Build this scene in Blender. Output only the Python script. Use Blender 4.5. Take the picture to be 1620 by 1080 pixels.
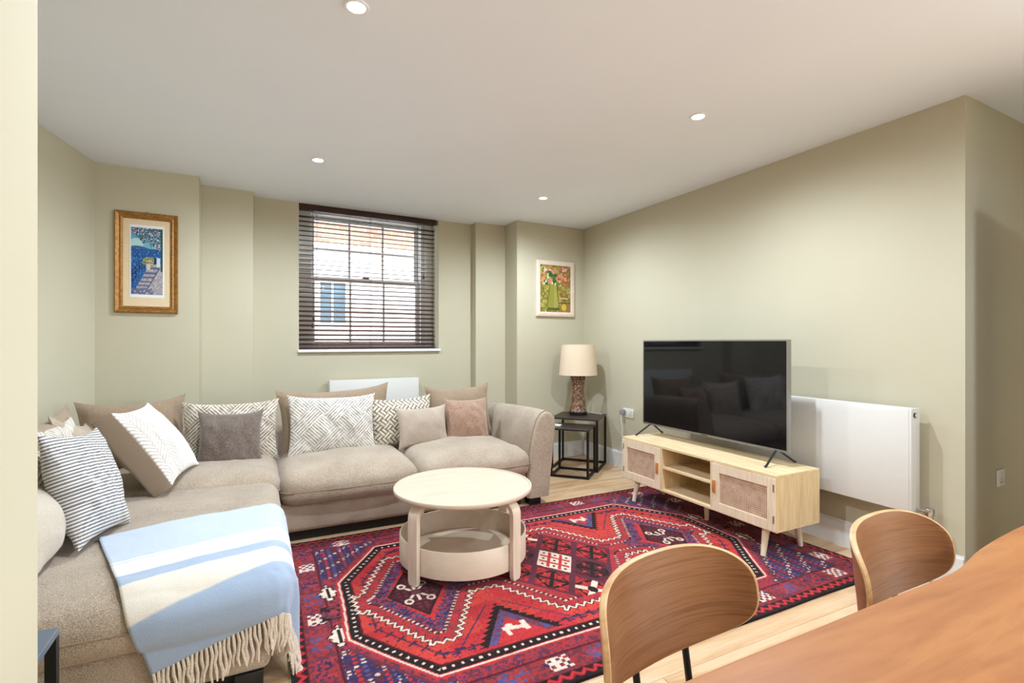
import bpy, bmesh, math, random
import numpy as np
from mathutils import Vector, Matrix, noise as mnoise
for _o in list(bpy.data.objects): bpy.data.objects.remove(_o, do_unlink=True)
scene = bpy.context.scene
COL = scene.collection
R = math.radians
random.seed(7)

# ------------------------------------------------------------------ camera, world, light, exposure
cam_d = bpy.data.cameras.new('camera'); cam_d.sensor_width = 36; cam_d.lens = 18; cam_d.clip_start = 0.02
cam = bpy.data.objects.new('camera', cam_d); COL.objects.link(cam)
cam.location = (0, 0, 1.2); cam.rotation_euler = (R(90), 0, -math.atan(406 / 810))
scene.camera = cam
W = bpy.data.worlds.new('overcast_sky'); scene.world = W; W.use_nodes = True
W.node_tree.nodes['Background'].inputs['Color'].default_value = (0.93, 0.97, 1.0, 1)
W.node_tree.nodes['Background'].inputs['Strength'].default_value = 3.6
vs = scene.view_settings
vs.view_transform = 'Standard'; vs.look = 'None'; vs.gamma = 1.0; vs.use_curve_mapping = False
vs.exposure = 0.70
DOWNLIGHT_W = 57.0
SIDE_FILL_W = 110.0
ld = bpy.data.lights.new('side_fill_light', 'AREA'); ld.shape = 'RECTANGLE'; ld.size = 1.5; ld.size_y = 2.3
ld.energy = SIDE_FILL_W; ld.color = (0.78, 0.89, 1.0)
lo = bpy.data.objects.new('side_fill_light', ld); COL.objects.link(lo)      # added fill lamp beyond the unseen side glazing, shining in along -x
lo.location = (5.05, -2.1, 1.35); lo.rotation_euler = (0, R(90), 0)

# ------------------------------------------------------------------ helpers
def lin(c):
    def f(v):
        v /= 255.0
        return v / 12.92 if v <= 0.04045 else ((v + 0.055) / 1.055) ** 2.4
    return tuple(f(v) for v in c)
def lin_np(c): return np.array(lin(c))
class NT:
    def __init__(s, name):
        s.m = bpy.data.materials.new(name); s.m.use_nodes = True
        s.t = s.m.node_tree; s.b = s.t.nodes['Principled BSDF']
    def n(s, typ, **kw):
        nd = s.t.nodes.new(typ)
        for k, v in kw.items():
            if k in nd.inputs: nd.inputs[k].default_value = v
            else: setattr(nd, k, v)
        return nd
    def l(s, a, b): s.t.links.new(a, b)
    def coord(s, scale=(1, 1, 1), rnd=False, which='Object'):
        tc = s.n('ShaderNodeTexCoord'); mp = s.n('ShaderNodeMapping'); mp.inputs['Scale'].default_value = scale
        s.l(tc.outputs[which], mp.inputs['Vector'])
        if rnd:
            oi = s.n('ShaderNodeObjectInfo'); mu = s.n('ShaderNodeVectorMath', operation='SCALE'); mu.inputs[0].default_value = (37.0, 19.0, 53.0)
            s.l(oi.outputs['Random'], mu.inputs['Scale']); s.l(mu.outputs[0], mp.inputs['Location'])
        return mp.outputs['Vector']
    def ramp(s, fac, stops):
        r = s.n('ShaderNodeValToRGB'); e = r.color_ramp.elements
        while len(e) < len(stops): e.new(0.5)
        for i, (p, c) in enumerate(stops): e[i].position = p; e[i].color = (*c, 1)
        s.l(fac, r.inputs['Fac']); return r.outputs['Color']
    def bump(s, h, strength=0.2, dist=0.01):
        b = s.n('ShaderNodeBump'); b.inputs['Strength'].default_value = strength; b.inputs['Distance'].default_value = dist
        s.l(h, b.inputs['Height']); s.l(b.outputs['Normal'], s.b.inputs['Normal'])
def plain(name, c, rough=0.5, metal=0.0, spec=0.5, var=0.0, scale=40, bump=0.0):
    t = NT(name); cl = lin(c); t.b.inputs['Base Color'].default_value = (*cl, 1)
    t.b.inputs['Roughness'].default_value = rough; t.b.inputs['Metallic'].default_value = metal; t.b.inputs['Specular IOR Level'].default_value = spec
    nz = t.n('ShaderNodeTexNoise'); nz.inputs['Scale'].default_value = scale; nz.inputs['Detail'].default_value = 4
    t.l(t.coord(), nz.inputs['Vector'])
    v = max(var, 0.01)
    t.l(t.ramp(nz.outputs['Fac'], [(0.3, tuple(x * (1 - v) for x in cl)), (0.7, tuple(min(1, x * (1 + v)) for x in cl))]), t.b.inputs['Base Color'])
    if bump: t.bump(nz.outputs['Fac'], bump, 0.004)
    return t.m
def fabric(name, c, c2=None, scale=420, rough=0.95, sheen=0.25, bump=0.25, contrast=0.16):
    t = NT(name); a = lin(c); b2 = lin(c2) if c2 else tuple(x * (1 - contrast * 2) for x in a)
    nz = t.n('ShaderNodeTexNoise'); nz.inputs['Scale'].default_value = scale; nz.inputs['Detail'].default_value = 3
    t.l(t.coord(), nz.inputs['Vector'])
    big = t.n('ShaderNodeTexNoise'); big.inputs['Scale'].default_value = 5; big.inputs['Detail'].default_value = 3
    t.l(t.coord(), big.inputs['Vector'])
    ad = t.n('ShaderNodeMath', operation='MULTIPLY_ADD'); ad.inputs[1].default_value = 0.25
    t.l(big.outputs['Fac'], ad.inputs[0]); t.l(nz.outputs['Fac'], ad.inputs[2])
    t.l(t.ramp(ad.outputs[0], [(0.45, b2), (0.75, a)]), t.b.inputs['Base Color'])
    t.b.inputs['Roughness'].default_value = rough; t.b.inputs['Specular IOR Level'].default_value = 0.15
    t.b.inputs['Sheen Weight'].default_value = sheen; t.b.inputs['Sheen Roughness'].default_value = 0.5
    t.bump(nz.outputs['Fac'], bump, 0.003)
    return t.m
def wood(name, cols, axis='x', scale=6.0, stretch=14.0, rough=0.45, rnd=True, bump=0.05, spec=0.4, k=None):
    t = NT(name); k = k or {'x': (1, stretch, stretch), 'y': (stretch, 1, stretch), 'z': (stretch, stretch, 1)}[axis]
    nz = t.n('ShaderNodeTexNoise'); nz.inputs['Scale'].default_value = scale; nz.inputs['Detail'].default_value = 7; nz.inputs['Roughness'].default_value = 0.6; nz.inputs['Distortion'].default_value = 0.5
    t.l(t.coord(k, rnd), nz.inputs['Vector'])
    n = len(cols); st = [(0.3 + 0.42 * i / (n - 1), lin(c)) for i, c in enumerate(cols)]
    t.l(t.ramp(nz.outputs['Fac'], st), t.b.inputs['Base Color'])
    t.b.inputs['Roughness'].default_value = rough; t.b.inputs['Specular IOR Level'].default_value = spec
    if bump: t.bump(nz.outputs['Fac'], bump, 0.003)
    return t.m
def vcol(name, rough=0.95, fine=500, sheen=0.2, bump=0.3, spec=0.15, var=0.25):
    t = NT(name); at = t.n('ShaderNodeAttribute', attribute_name='Col')
    nz = t.n('ShaderNodeTexNoise'); nz.inputs['Scale'].default_value = fine; nz.inputs['Detail'].default_value = 2
    t.l(t.coord(), nz.inputs['Vector'])
    mr = t.n('ShaderNodeMapRange'); mr.inputs['To Min'].default_value = 1 - var; mr.inputs['To Max'].default_value = 1 + var
    t.l(nz.outputs['Fac'], mr.inputs['Value'])
    mx = t.n('ShaderNodeVectorMath', operation='SCALE'); t.l(at.outputs['Color'], mx.inputs[0]); t.l(mr.outputs[0], mx.inputs['Scale'])
    t.l(mx.outputs[0], t.b.inputs['Base Color'])
    t.b.inputs['Roughness'].default_value = rough; t.b.inputs['Sheen Weight'].default_value = sheen; t.b.inputs['Specular IOR Level'].default_value = spec
    if bump: t.bump(nz.outputs['Fac'], bump, 0.003)
    return t.m
def emit(name, c, s):
    t = NT(name); t.b.inputs['Base Color'].default_value = (*c, 1); t.b.inputs['Emission Color'].default_value = (*c, 1); t.b.inputs['Emission Strength'].default_value = s
    return t.m
def glass(name):
    m = bpy.data.materials.new(name); m.use_nodes = True; t = m.node_tree; t.nodes.clear()
    o = t.nodes.new('ShaderNodeOutputMaterial'); mx = t.nodes.new('ShaderNodeMixShader'); a = t.nodes.new('ShaderNodeBsdfTransparent'); g = t.nodes.new('ShaderNodeBsdfGlossy')
    g.inputs['Roughness'].default_value = 0.02; mx.inputs[0].default_value = 0.06; a.inputs['Color'].default_value = (0.96, 0.98, 0.98, 1)
    t.links.new(a.outputs[0], mx.inputs[1]); t.links.new(g.outputs[0], mx.inputs[2]); t.links.new(mx.outputs[0], o.inputs['Surface'])
    return m

def tag(o, label=None, cat=None, group=None, kind=None):
    for k, v in (('label', label), ('category', cat), ('group', group), ('kind', kind)):
        if v: o[k] = v
    return o
def empty(name, loc=(0, 0, 0), rz=0.0, parent=None):
    o = bpy.data.objects.new(name, None); COL.objects.link(o); o.empty_display_size = 0.05
    o.location = loc; o.rotation_euler = (0, 0, rz); o.parent = parent
    return o
def meshobj(name, me, mat, parent=None, smooth=None):
    o = bpy.data.objects.new(name, me); COL.objects.link(o); o.parent = parent
    if mat and not me.materials: me.materials.append(mat)
    if smooth is True:
        for p in me.polygons: p.use_smooth = True
    elif smooth:
        me.polygons.foreach_set('use_smooth', [True] * len(me.polygons)); me.set_sharp_from_angle(angle=R(smooth))
    return o
def obj(name, bm, mat, parent=None, smooth=35):
    bmesh.ops.recalc_face_normals(bm, faces=bm.faces)
    me = bpy.data.meshes.new(name); bm.to_mesh(me); bm.free()
    return meshobj(name, me, mat, parent, smooth)
def struct(name, bm, mat, smooth=None):
    o = obj(name, bm, mat, None, smooth); o['kind'] = 'structure'; return o
def box(bm, x0, x1, y0, y1, z0, z1, bev=0.0, seg=2, M=None):
    g = bmesh.ops.create_cube(bm, size=1.0); vsx = g['verts']
    for v in vsx: v.co = Vector(((x0 + x1) / 2 + v.co.x * (x1 - x0), (y0 + y1) / 2 + v.co.y * (y1 - y0), (z0 + z1) / 2 + v.co.z * (z1 - z0)))
    if bev:
        es = list({e for v in vsx for e in v.link_edges})
        r = bmesh.ops.bevel(bm, geom=es, offset=bev, segments=seg, profile=0.5, affect='EDGES'); vsx = list({v for f in r['faces'] for v in f.verts} | {v for v in vsx if v.is_valid})
    if M is not None:
        for v in vsx: v.co = M @ v.co
    return bm
def B(*a, **k): return box(bmesh.new(), *a, **k)
def prism(bm, pts, z0, z1):
    a = [bm.verts.new((x, y, z0)) for x, y in pts]; b = [bm.verts.new((x, y, z1)) for x, y in pts]; n = len(pts)
    bm.faces.new(a[::-1]); bm.faces.new(b)
    for i in range(n): bm.faces.new((a[i], a[(i + 1) % n], b[(i + 1) % n], b[i]))
    return bm
def lathe(bm, prof, n=48, c=(0, 0), cap=True):
    rings = []
    for r, z in prof:
        rings.append([bm.verts.new((c[0] + r * math.cos(2 * math.pi * i / n), c[1] + r * math.sin(2 * math.pi * i / n), z)) for i in range(n)])
    for a, b in zip(rings, rings[1:]):
        for i in range(n): bm.faces.new((a[i], a[(i + 1) % n], b[(i + 1) % n], b[i]))
    if cap:
        bm.faces.new(rings[0][::-1]); bm.faces.new(rings[-1])
    return bm
def tube(bm, pts, r, n=8, radii=None, closed=False):
    P = [Vector(p) for p in pts]; rings = []; up = None; m = len(P)
    for i, p in enumerate(P):
        d = (P[(i + 1) % m] - P[i - 1]) if closed else (P[min(i + 1, m - 1)] - P[max(i - 1, 0)])
        d.normalize()
        if up is None: up = d.orthogonal().normalized()
        up = (up - d * up.dot(d)).normalized(); s = d.cross(up); rr = radii[i] if radii else r
        rings.append([bm.verts.new(p + (up * math.cos(2 * math.pi * k / n) + s * math.sin(2 * math.pi * k / n)) * rr) for k in range(n)])
    for i in range(m if closed else m - 1):
        a, b = rings[i], rings[(i + 1) % m]
        for k in range(n): bm.faces.new((a[k], a[(k + 1) % n], b[(k + 1) % n], b[k]))
    if not closed: bm.faces.new(rings[0][::-1]); bm.faces.new(rings[-1])
    return bm
def setcol(me, cols):
    ca = me.color_attributes.new('Col', 'FLOAT_COLOR', 'POINT')
    a = np.ones((len(me.vertices), 4), dtype=np.float32); a[:, :3] = cols; ca.data.foreach_set('color', a.ravel())
def gridmesh(name, P, closed_u=False):
    """P: (nu, nv, 3) numpy array -> mesh"""
    nu, nv = P.shape[:2]; idx = np.arange(nu * nv).reshape(nu, nv)
    q = np.stack([idx[:-1, :-1], idx[1:, :-1], idx[1:, 1:], idx[:-1, 1:]], -1).reshape(-1, 4)
    me = bpy.data.meshes.new(name); me.vertices.add(nu * nv); me.vertices.foreach_set('co', P.astype(np.float32).ravel())
    me.loops.add(q.size); me.loops.foreach_set('vertex_index', q.astype(np.int32).ravel())
    me.polygons.add(len(q)); me.polygons.foreach_set('loop_start', np.arange(0, q.size, 4, dtype=np.int32)); me.polygons.foreach_set('loop_total', np.full(len(q), 4, dtype=np.int32))
    me.update(calc_edges=True); return me
_rs = np.random.default_rng(3)
def vnoise(S, T, f, seed=0):
    """smooth value noise on arrays, 0..1"""
    r = np.random.default_rng(seed); N = 256; tab = r.random((N, N))
    x = S * f + 100.3; y = T * f + 57.7; xi = np.floor(x).astype(int); yi = np.floor(y).astype(int); fx = x - xi; fy = y - yi
    fx = fx * fx * (3 - 2 * fx); fy = fy * fy * (3 - 2 * fy)
    g = lambda i, j: tab[i % N, j % N]
    return (g(xi, yi) * (1 - fx) * (1 - fy) + g(xi + 1, yi) * fx * (1 - fy) + g(xi, yi + 1) * (1 - fx) * fy + g(xi + 1, yi + 1) * fx * fy)
def softbox(bm, sx, sy, sz, r, crown=0.03, sag=0.01, n=14, wr=0.006, seed=0.0):
    """rounded cushion centred on the origin of x, y; base at z = 0"""
    hx, hy, hz = sx / 2, sy / 2, sz / 2
    b2 = bmesh.new(); bmesh.ops.create_cube(b2, size=2.0); bmesh.ops.subdivide_edges(b2, edges=b2.edges[:], cuts=n, use_grid_fill=True)
    for v in b2.verts:
        p = Vector((v.co.x * hx, v.co.y * hy, v.co.z * hz)); q = Vector((max(-hx + r, min(hx - r, p.x)), max(-hy + r, min(hy - r, p.y)), max(-hz + r, min(hz - r, p.z))))
        d = p - q
        if d.length > 1e-6: p = q + d.normalized() * r
        u, w = p.x / hx, p.y / hy; k = max(0, 1 - u * u) * max(0, 1 - w * w)
        if p.z > 0: p.z += crown * k ** 0.6
        s = 1 + 0.25 * sag * (1 - (p.z / hz) ** 2)
        p.x *= s; p.y -= sag * 0.6 * (1 - min(1, abs(p.z / hz)) ** 2) * (1 - u * u) * (1 if w < 0 else -0.4)
        nz = mnoise.noise(Vector((p.x * 5 + seed, p.y * 5, p.z * 7))) + 0.5 * mnoise.noise(Vector((p.x * 16 + seed, p.y * 9, p.z * 11)))
        p.z += wr * nz * (1 if p.z > 0 else 0.3); p.y += wr * 0.7 * mnoise.noise(Vector((p.x * 14 + seed, p.z * 6, 3.3)))
        v.co = p + Vector((0, 0, hz))
    me = bpy.data.meshes.new('tmp'); b2.to_mesh(me); b2.free(); bm.from_mesh(me); bpy.data.meshes.remove(me)
    return bm
def pillow_mesh(name, w, h, T, n=26, ear=0.03, pinch=0.05, wr=0.006, seed=0, colfn=None, relief=0.0, gusset=0.0, squash=0.0, m=None):
    """stuffed cushion in the local XZ plane, bottom centre at the origin, front to -Y; one closed mesh"""
    nu, nv = n, (m or n)
    a = np.linspace(-1, 1, nu)[:, None] * np.ones((1, nv)); b = np.linspace(-1, 1, nv)[None, :] * np.ones((nu, 1))
    a = np.sign(a) * np.abs(a) ** 0.85; b = np.sign(b) * np.abs(b) ** 0.85
    def side(sg):
        X = a * w / 2 * (1 - pinch * (1 - b * b) * np.abs(a) ** 3) + ear * 0.3 * a ** 5 * b ** 4
        Z = b * h / 2 * (1 - pinch * (1 - a * a) * np.abs(b) ** 3) + ear * b ** 5 * a ** 4 * 0.6
        Z = Z - squash * (b > 0) * b * (1 - a * a) * 0.5
        k = np.clip((1 - a ** 2) * (1 - b ** 2), 0, 1)
        th = T / 2 * (k ** 0.38 * (0.75 + 0.25 * k)) 
        wv = (vnoise(X + sg, Z, 7, seed) - 0.5) * 2 + (vnoise(X * 1.6 + Z, Z * 0.7 - X + sg, 16, seed + 5) - 0.5) * 1.3
        th = th + wr * wv * k ** 0.3 * 1.5
        if colfn is not None and sg < 0 and relief: th = th + relief * colfn(X, Z)[1] * k ** 0.3
        th = th + gusset / 2
        return np.stack([X, sg * th, Z + h / 2], -1)
    F, K = side(-1.0), side(1.0)
    me1 = gridmesh(name, F); nF = nu * nv
    bm = bmesh.new(); bm.from_mesh(me1); bpy.data.meshes.remove(me1)
    me2 = gridmesh(name, K[::-1]); bm.from_mesh(me2); bpy.data.meshes.remove(me2)
    if gusset:
        bm.verts.ensure_lookup_table()
        f = np.arange(nF).reshape(nu, nv); kk = (nF + np.arange(nF).reshape(nu, nv))[::-1]
        ring = [(i, 0) for i in range(nu - 1)] + [(nu - 1, j) for j in range(nv - 1)] + [(i, nv - 1) for i in range(nu - 1, 0, -1)] + [(0, j) for j in range(nv - 1, 0, -1)]
        for (i, j), (i2, j2) in zip(ring, ring[1:] + ring[:1]):
            bm.faces.new([bm.verts[int(f[i, j])], bm.verts[int(f[i2, j2])], bm.verts[int(kk[i2, j2])], bm.verts[int(kk[i, j])]])
    bm.verts.index_update()
    co = np.array([v.co[:] for v in bm.verts])
    bmesh.ops.recalc_face_normals(bm, faces=bm.faces)
    me = bpy.data.meshes.new(name); bm.to_mesh(me); bm.free()
    if colfn is not None: setcol(me, colfn(co[:, 0], co[:, 2] - h / 2, co[:, 1])[0])
    return me
def place(o, loc, yaw=0, tilt=-15, roll=0):
    o.matrix_world = Matrix.Translation(loc) @ Matrix.Rotation(R(yaw), 4, 'Z') @ Matrix.Rotation(R(tilt), 4, 'X') @ Matrix.Rotation(R(roll), 4, 'Y')
    return o

# ------------------------------------------------------------------ materials
M = {}
M['wall'] = plain('wall_paint', (197, 190, 166), 0.75, var=0.012, scale=3, spec=0.2)
M['ceiling'] = plain('ceiling_paint', (241, 247, 255), 0.85, var=0.008, scale=2, spec=0.15)
M['white'] = plain('white_gloss', (238, 238, 238), 0.4, var=0.01)
M['radiator'] = plain('radiator_enamel', (224, 222, 217), 0.32, var=0.008)
M['plastic'] = plain('white_plastic', (232, 230, 222), 0.35, var=0.01)
M['chrome'] = plain('chrome', (205, 205, 205), 0.12, 1.0)
M['black_metal'] = plain('black_metal', (22, 20, 20), 0.45, 0.3, var=0.1)
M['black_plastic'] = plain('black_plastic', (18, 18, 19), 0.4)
M['silver'] = plain('silver_bezel', (165, 163, 160), 0.3, 0.8)
M['gunmetal'] = plain('gunmetal_foot', (62, 60, 60), 0.35, 0.6)
M['oak_floor'] = wood('oak_planks', [(182, 138, 96), (208, 170, 130), (220, 190, 154), (212, 178, 140)], 'x', 1.6, 9, 0.38, bump=0.03)
M['birch'] = wood('birch_ply', [(204, 184, 160), (210, 191, 168), (215, 198, 177)], 'x', 3, 6, 0.5, bump=0.02)
M['birch_z'] = wood('birch_leg', [(214, 194, 170), (223, 205, 184), (229, 213, 195)], 'z', 5, 8, 0.45, bump=0.02)
M['oak'] = wood('pale_oak', [(216, 186, 138), (231, 206, 162), (239, 220, 182)], 'y', 4, 9, 0.5, bump=0.03)
M['oak_z'] = wood('pale_oak_upright', [(214, 182, 132), (228, 201, 155), (238, 217, 176)], 'z', 4, 9, 0.5, bump=0.03)
M['leg_ash'] = wood('whitened_leg', [(226, 206, 174), (236, 219, 190), (242, 228, 204)], 'z', 6, 10, 0.5, bump=0.02)
M['leather'] = plain('tan_leather', (190, 120, 62), 0.5, var=0.1, scale=90)
M['walnut'] = wood('walnut_veneer', [(114, 70, 40), (132, 86, 52), (146, 98, 62), (124, 78, 46)], 'x', 4.5, 16, 0.33, rnd=True, bump=0.02, k=(0.9, 1.6, 38))
M['walnut_edge'] = wood('ply_edge', [(188, 142, 96), (212, 172, 126), (222, 184, 140)], 'x', 8, 4, 0.4)
M['tabletop'] = wood('teak_top', [(134, 80, 42), (160, 100, 56), (176, 116, 68), (152, 94, 52)], 'x', 1.7, 7, 0.4, rnd=False, bump=0.02)
M['sofa'] = fabric('taupe_tweed', (194, 177, 157), (134, 116, 98), 330, contrast=0.2, bump=0.35)
M['sofa_tan'] = fabric('tan_backing', (170, 148, 124), (124, 104, 84), 380)
M['taupe_velvet'] = fabric('taupe_velvet', (122, 106, 96), (92, 78, 70), 120, 0.6, 0.8, 0.05)
M['rose_velvet'] = fabric('rose_tan_velvet', (176, 142, 120), (142, 110, 90), 120, 0.55, 0.8, 0.05)
M['plain_beige'] = fabric('beige_linen', (200, 184, 168), (156, 138, 122), 500)
M['light_linen'] = fabric('pale_linen', (208, 198, 182), (176, 162, 144), 500)
M['rug'] = vcol('rug_wool', 1.0, 260, 0.1, 0.6, 0.05, 0.35)
M['cushion_pat'] = vcol('woven_pattern', 0.95, 400, 0.3, 0.3)
M['throw'] = vcol('wool_throw', 0.95, 300, 0.4, 0.35, 0.1, 0.14)
M['tassel'] = plain('cream_wool', (226, 212, 194), 0.95, var=0.15, scale=200, spec=0.1)
M['paint'] = vcol('oil_paint', 0.55, 120, 0.0, 0.15, 0.3, 0.08)
M['blind'] = wood('mahogany_slat', [(40, 22, 18), (58, 32, 25), (72, 42, 32)], 'x', 6, 14, 0.5)
M['glass'] = glass('window_glass')
M['cord'] = plain('white_cord', (224, 226, 230), 0.5)

# ------------------------------------------------------------------ room shell
TVX = lambda y: 3.09 + (y - 1.24) * 0.0151           # face of the television wall
WB = lambda x: 4.757 + 0.0617 * (x + 0.016)          # face of the window wall
CH = 2.40
bm = bmesh.new()
box(bm, -1.75, 4.95, -3.75, 5.3, -0.12, -0.021); floor = struct('floor', bm, M['oak_floor'])
pl_w, pl_l = 0.192, 1.83
pme = bpy.data.meshes.new('plank'); b_ = B(0.0006, pl_l - 0.0006, 0.0006, pl_w - 0.0006, -0.02, 0.0, bev=0.0012, seg=1); b_.to_mesh(pme); b_.free(); pme.materials.append(M['oak_floor'])
row = 0; y = -3.6
while y < 4.95:
    x = -1.75 - ((row * 0.61) % pl_l)
    while x < 4.8:
        if not (y > 1.4 and x > 3.2):
            p = bpy.data.objects.new('plank', pme); COL.objects.link(p); p.parent = floor; p.location = (x, y, 0)
        x += pl_l
    y += pl_w; row += 1
struct('ceiling', B(-1.75, 4.95, -3.75, 5.3, CH, CH + 0.12), M['ceiling'])
# window wall with its stepped piers; opening from A to Bp
WA = math.atan(0.0617); OX0, OX1 = 0.336, 1.622
bm = bmesh.new()
prism(bm, [(-1.6, 4.26), (-0.96, 4.31), (-0.367, 4.35), (-0.367, 5.15), (-1.6, 5.15)], 0, CH)
prism(bm, [(-0.367, 4.57), (-0.016, 4.60), (-0.016, 5.15), (-0.367, 5.15)], 0, CH)
prism(bm, [(-0.016, WB(-0.016)), (OX0, WB(OX0)), (OX0 - 0.02, 5.15), (-0.016, 5.15)], 0, CH)
prism(bm, [(OX0, WB(OX0)), (OX1, WB(OX1)), (OX1, 5.15), (OX0 - 0.02, 5.15)], 0, 1.125)
prism(bm, [(OX1, WB(OX1)), (1.985, WB(1.985)), (1.985, 5.15), (OX1 - 0.02, 5.15)], 0, CH)
prism(bm, [(1.985, 4.775), (2.318, 4.785), (2.318, 5.15), (1.985, 5.15)], 0, CH)
prism(bm, [(2.318, 4.515), (3.3, 4.56), (3.3, 5.15), (2.318, 5.15)], 0, CH)
struct('wall_back', bm, M['wall'])
struct('wall_left', prism(bmesh.new(), [(-0.96, 4.31), (-1.07, 3.70), (-1.52, 1.05), (-1.75, 1.05), (-1.75, 4.6), (-1.0, 4.6)], 0, CH), M['wall'])
struct('wall_near_left', prism(bmesh.new(), [(-0.305, 1.05), (-1.75, 1.05), (-1.75, 0.55), (-0.305, 0.55)], 0, CH), M['wall'])
struct('wall_right', prism(bmesh.new(), [(TVX(1.24), 1.24), (TVX(4.7), 4.7), (TVX(4.7) + .14, 4.7), (TVX(1.24) + .14, 1.24)], 0, CH), M['wall'])
struct('wall_return', prism(bmesh.new(), [(3.23, 1.241), (4.95, 1.30), (4.95, 1.45), (3.23, 1.45)], 0, CH), M['wall'])
struct('wall_side_left', B(-1.75, -1.62, -3.75, 0.55, 0, CH), M['wall'])
bm = bmesh.new()
box(bm, 4.8, 4.95, -3.75, -3.25, 0, CH); box(bm, 4.8, 4.95, -0.95, 1.3, 0, CH); box(bm, 4.8, 4.95, -3.25, -0.95, 0, 0.55); box(bm, 4.8, 4.95, -3.25, -0.95, 2.15, CH)
struct('wall_side_right', bm, M['wall'])
struct('wall_shading', B(3.7, 4.8, -0.2, -0.1, 0, CH), M['wall'])  # added unseen partition that keeps the side light off the return wall
struct('wall_rear', B(-1.75, 4.95, -3.75, -3.62, 0, CH), M['wall'])
# added unseen glazing behind the camera, an opening for the side fill lamp
w2 = empty('fill_window', (4.87, -2.1, 0.55)); w2['kind'] = 'structure'
for k in range(4):
    obj('mullion', B(-0.03, 0.03, -1.15 + k * 0.753, -1.11 + k * 0.753, 0, 1.6), M['white'], w2)
obj('rail', B(-0.03, 0.03, -1.15, 1.15, 0, 0.05), M['white'], w2); obj('rail', B(-0.03, 0.03, -1.15, 1.15, 1.55, 1.6), M['white'], w2)
# skirting boards
def skirt(name, pts, h=0.15, t=0.018):
    bm = bmesh.new()
    for (x0, y0), (x1, y1) in zip(pts, pts[1:]):
        d = Vector((x1 - x0, y1 - y0)).normalized(); n = Vector((-d.y, d.x)) * t
        prism(bm, [(x0, y0), (x1, y1), (x1 + n.x, y1 + n.y), (x0 + n.x, y0 + n.y)], 0, h - 0.012)
        prism(bm, [(x0, y0), (x1, y1), (x1 + n.x * .5, y1 + n.y * .5), (x0 + n.x * .5, y0 + n.y * .5)], h - 0.012, h)
    return struct(name, bm, M['white'])
skirt('baseboard_right', [(TVX(1.24), 1.24), (TVX(4.55), 4.55)])
skirt('baseboard_back', [(TVX(4.55), 4.552), (2.318, 4.515), (2.318, 4.78)])
skirt('baseboard_window', [(1.985, WB(1.985)), (-0.016, WB(-0.016))])
# added unseen door leaf at the right, there to shadow the return wall
d1 = empty('shadow_door', (2.80, 0.863, 0.005), math.atan2(-0.09, 0.21)); d1['kind'] = 'structure'
obj('leaf', B(0, 0.78, -0.04, 0, 0, 2.04, bev=0.003), M['white'], d1)
hd = obj('door_handle', tube(bmesh.new(), [(0.06, -0.04, 1.0), (0.06, -0.09, 1.0), (0.075, -0.1, 1.0), (0.17, -0.1, 1.0)], 0.009, 10), M['chrome'], d1)

# ------------------------------------------------------------------ window, sill, street outside
win = empty('window_1', (OX0, WB(OX0), 0), WA); win['kind'] = 'structure'
OW = 1.288
gy = 0.22
obj('window_sill', B(-0.012, OW + 0.012, -0.03, 0.2, 1.105, 1.13, bev=0.005), M['white'], win)
obj('box_frame', B(0.0, 0.125, gy - 0.05, gy + 0.1, 1.13, CH), M['white'], win); obj('box_frame', B(1.165, OW, gy - 0.05, gy + 0.1, 1.13, CH), M['white'], win)
obj('box_frame', B(0.125, 1.165, gy - 0.05, gy + 0.1, 2.36, CH), M['white'], win); obj('box_frame', B(0.125, 1.165, gy - 0.05, gy + 0.1, 1.13, 1.16), M['white'], win)
def sash(z0, z1, dy):
    s = empty('sash', (0, 0, 0), 0, win)
    x0, x1 = 0.125, 1.165; st = 0.04
    for a, b, c, d in ((x0, x0 + st, z0, z1), (x1 - st, x1, z0, z1)): obj('stile', B(a, b, dy, dy + 0.035, c, d), M['white'], s)
    for c, d in ((z0, z0 + st), (z1 - st, z1)): obj('rail', B(x0 + st, x1 - st, dy, dy + 0.035, c, d), M['white'], s)
    gw = (x1 - x0 - 2 * st) / 3; gh = (z1 - z0 - 2 * st) / 2
    for i in (1, 2): obj('glazing_bar', B(x0 + st + gw * i - 0.009, x0 + st + gw * i + 0.009, dy + 0.004, dy + 0.032, z0 + st, z1 - st), M['white'], s)
    obj('glazing_bar', B(x0 + st, x1 - st, dy + 0.003, dy + 0.031, z0 + st + gh - 0.009, z0 + st + gh + 0.009), M['white'], s)
    for i in range(3):
        for j in range(2): obj('pane', B(x0 + st + gw * i + .009, x0 + st + gw * (i + 1) - .009, dy + 0.015, dy + 0.019, z0 + st + gh * j + .009, z0 + st + gh * (j + 1) - .009), M['glass'], s)
sash(1.16, 1.80, gy); sash(1.76, 2.36, gy + 0.04)
obj('sash_lock', B(0.6, 0.66, gy - 0.012, gy + 0.03, 1.80, 1.812, bev=0.003), M['black_metal'], win)
bld = empty('street_building', (0.2, 8.6, 0), R(2)); tag(bld, 'white rendered building with pale red brick upper wall seen through the window blind', 'building')
t = NT('pale_brick'); br = t.n('ShaderNodeTexBrick'); br.inputs['Scale'].default_value = 1.0; br.inputs['Brick Width'].default_value = 0.22; br.inputs['Row Height'].default_value = 0.075; br.inputs['Mortar Size'].default_value = 0.008
br.inputs['Color1'].default_value = (*lin((204, 142, 124)), 1); br.inputs['Color2'].default_value = (*lin((186, 118, 100)), 1); br.inputs['Mortar'].default_value = (*lin((226, 214, 204)), 1)
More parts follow.
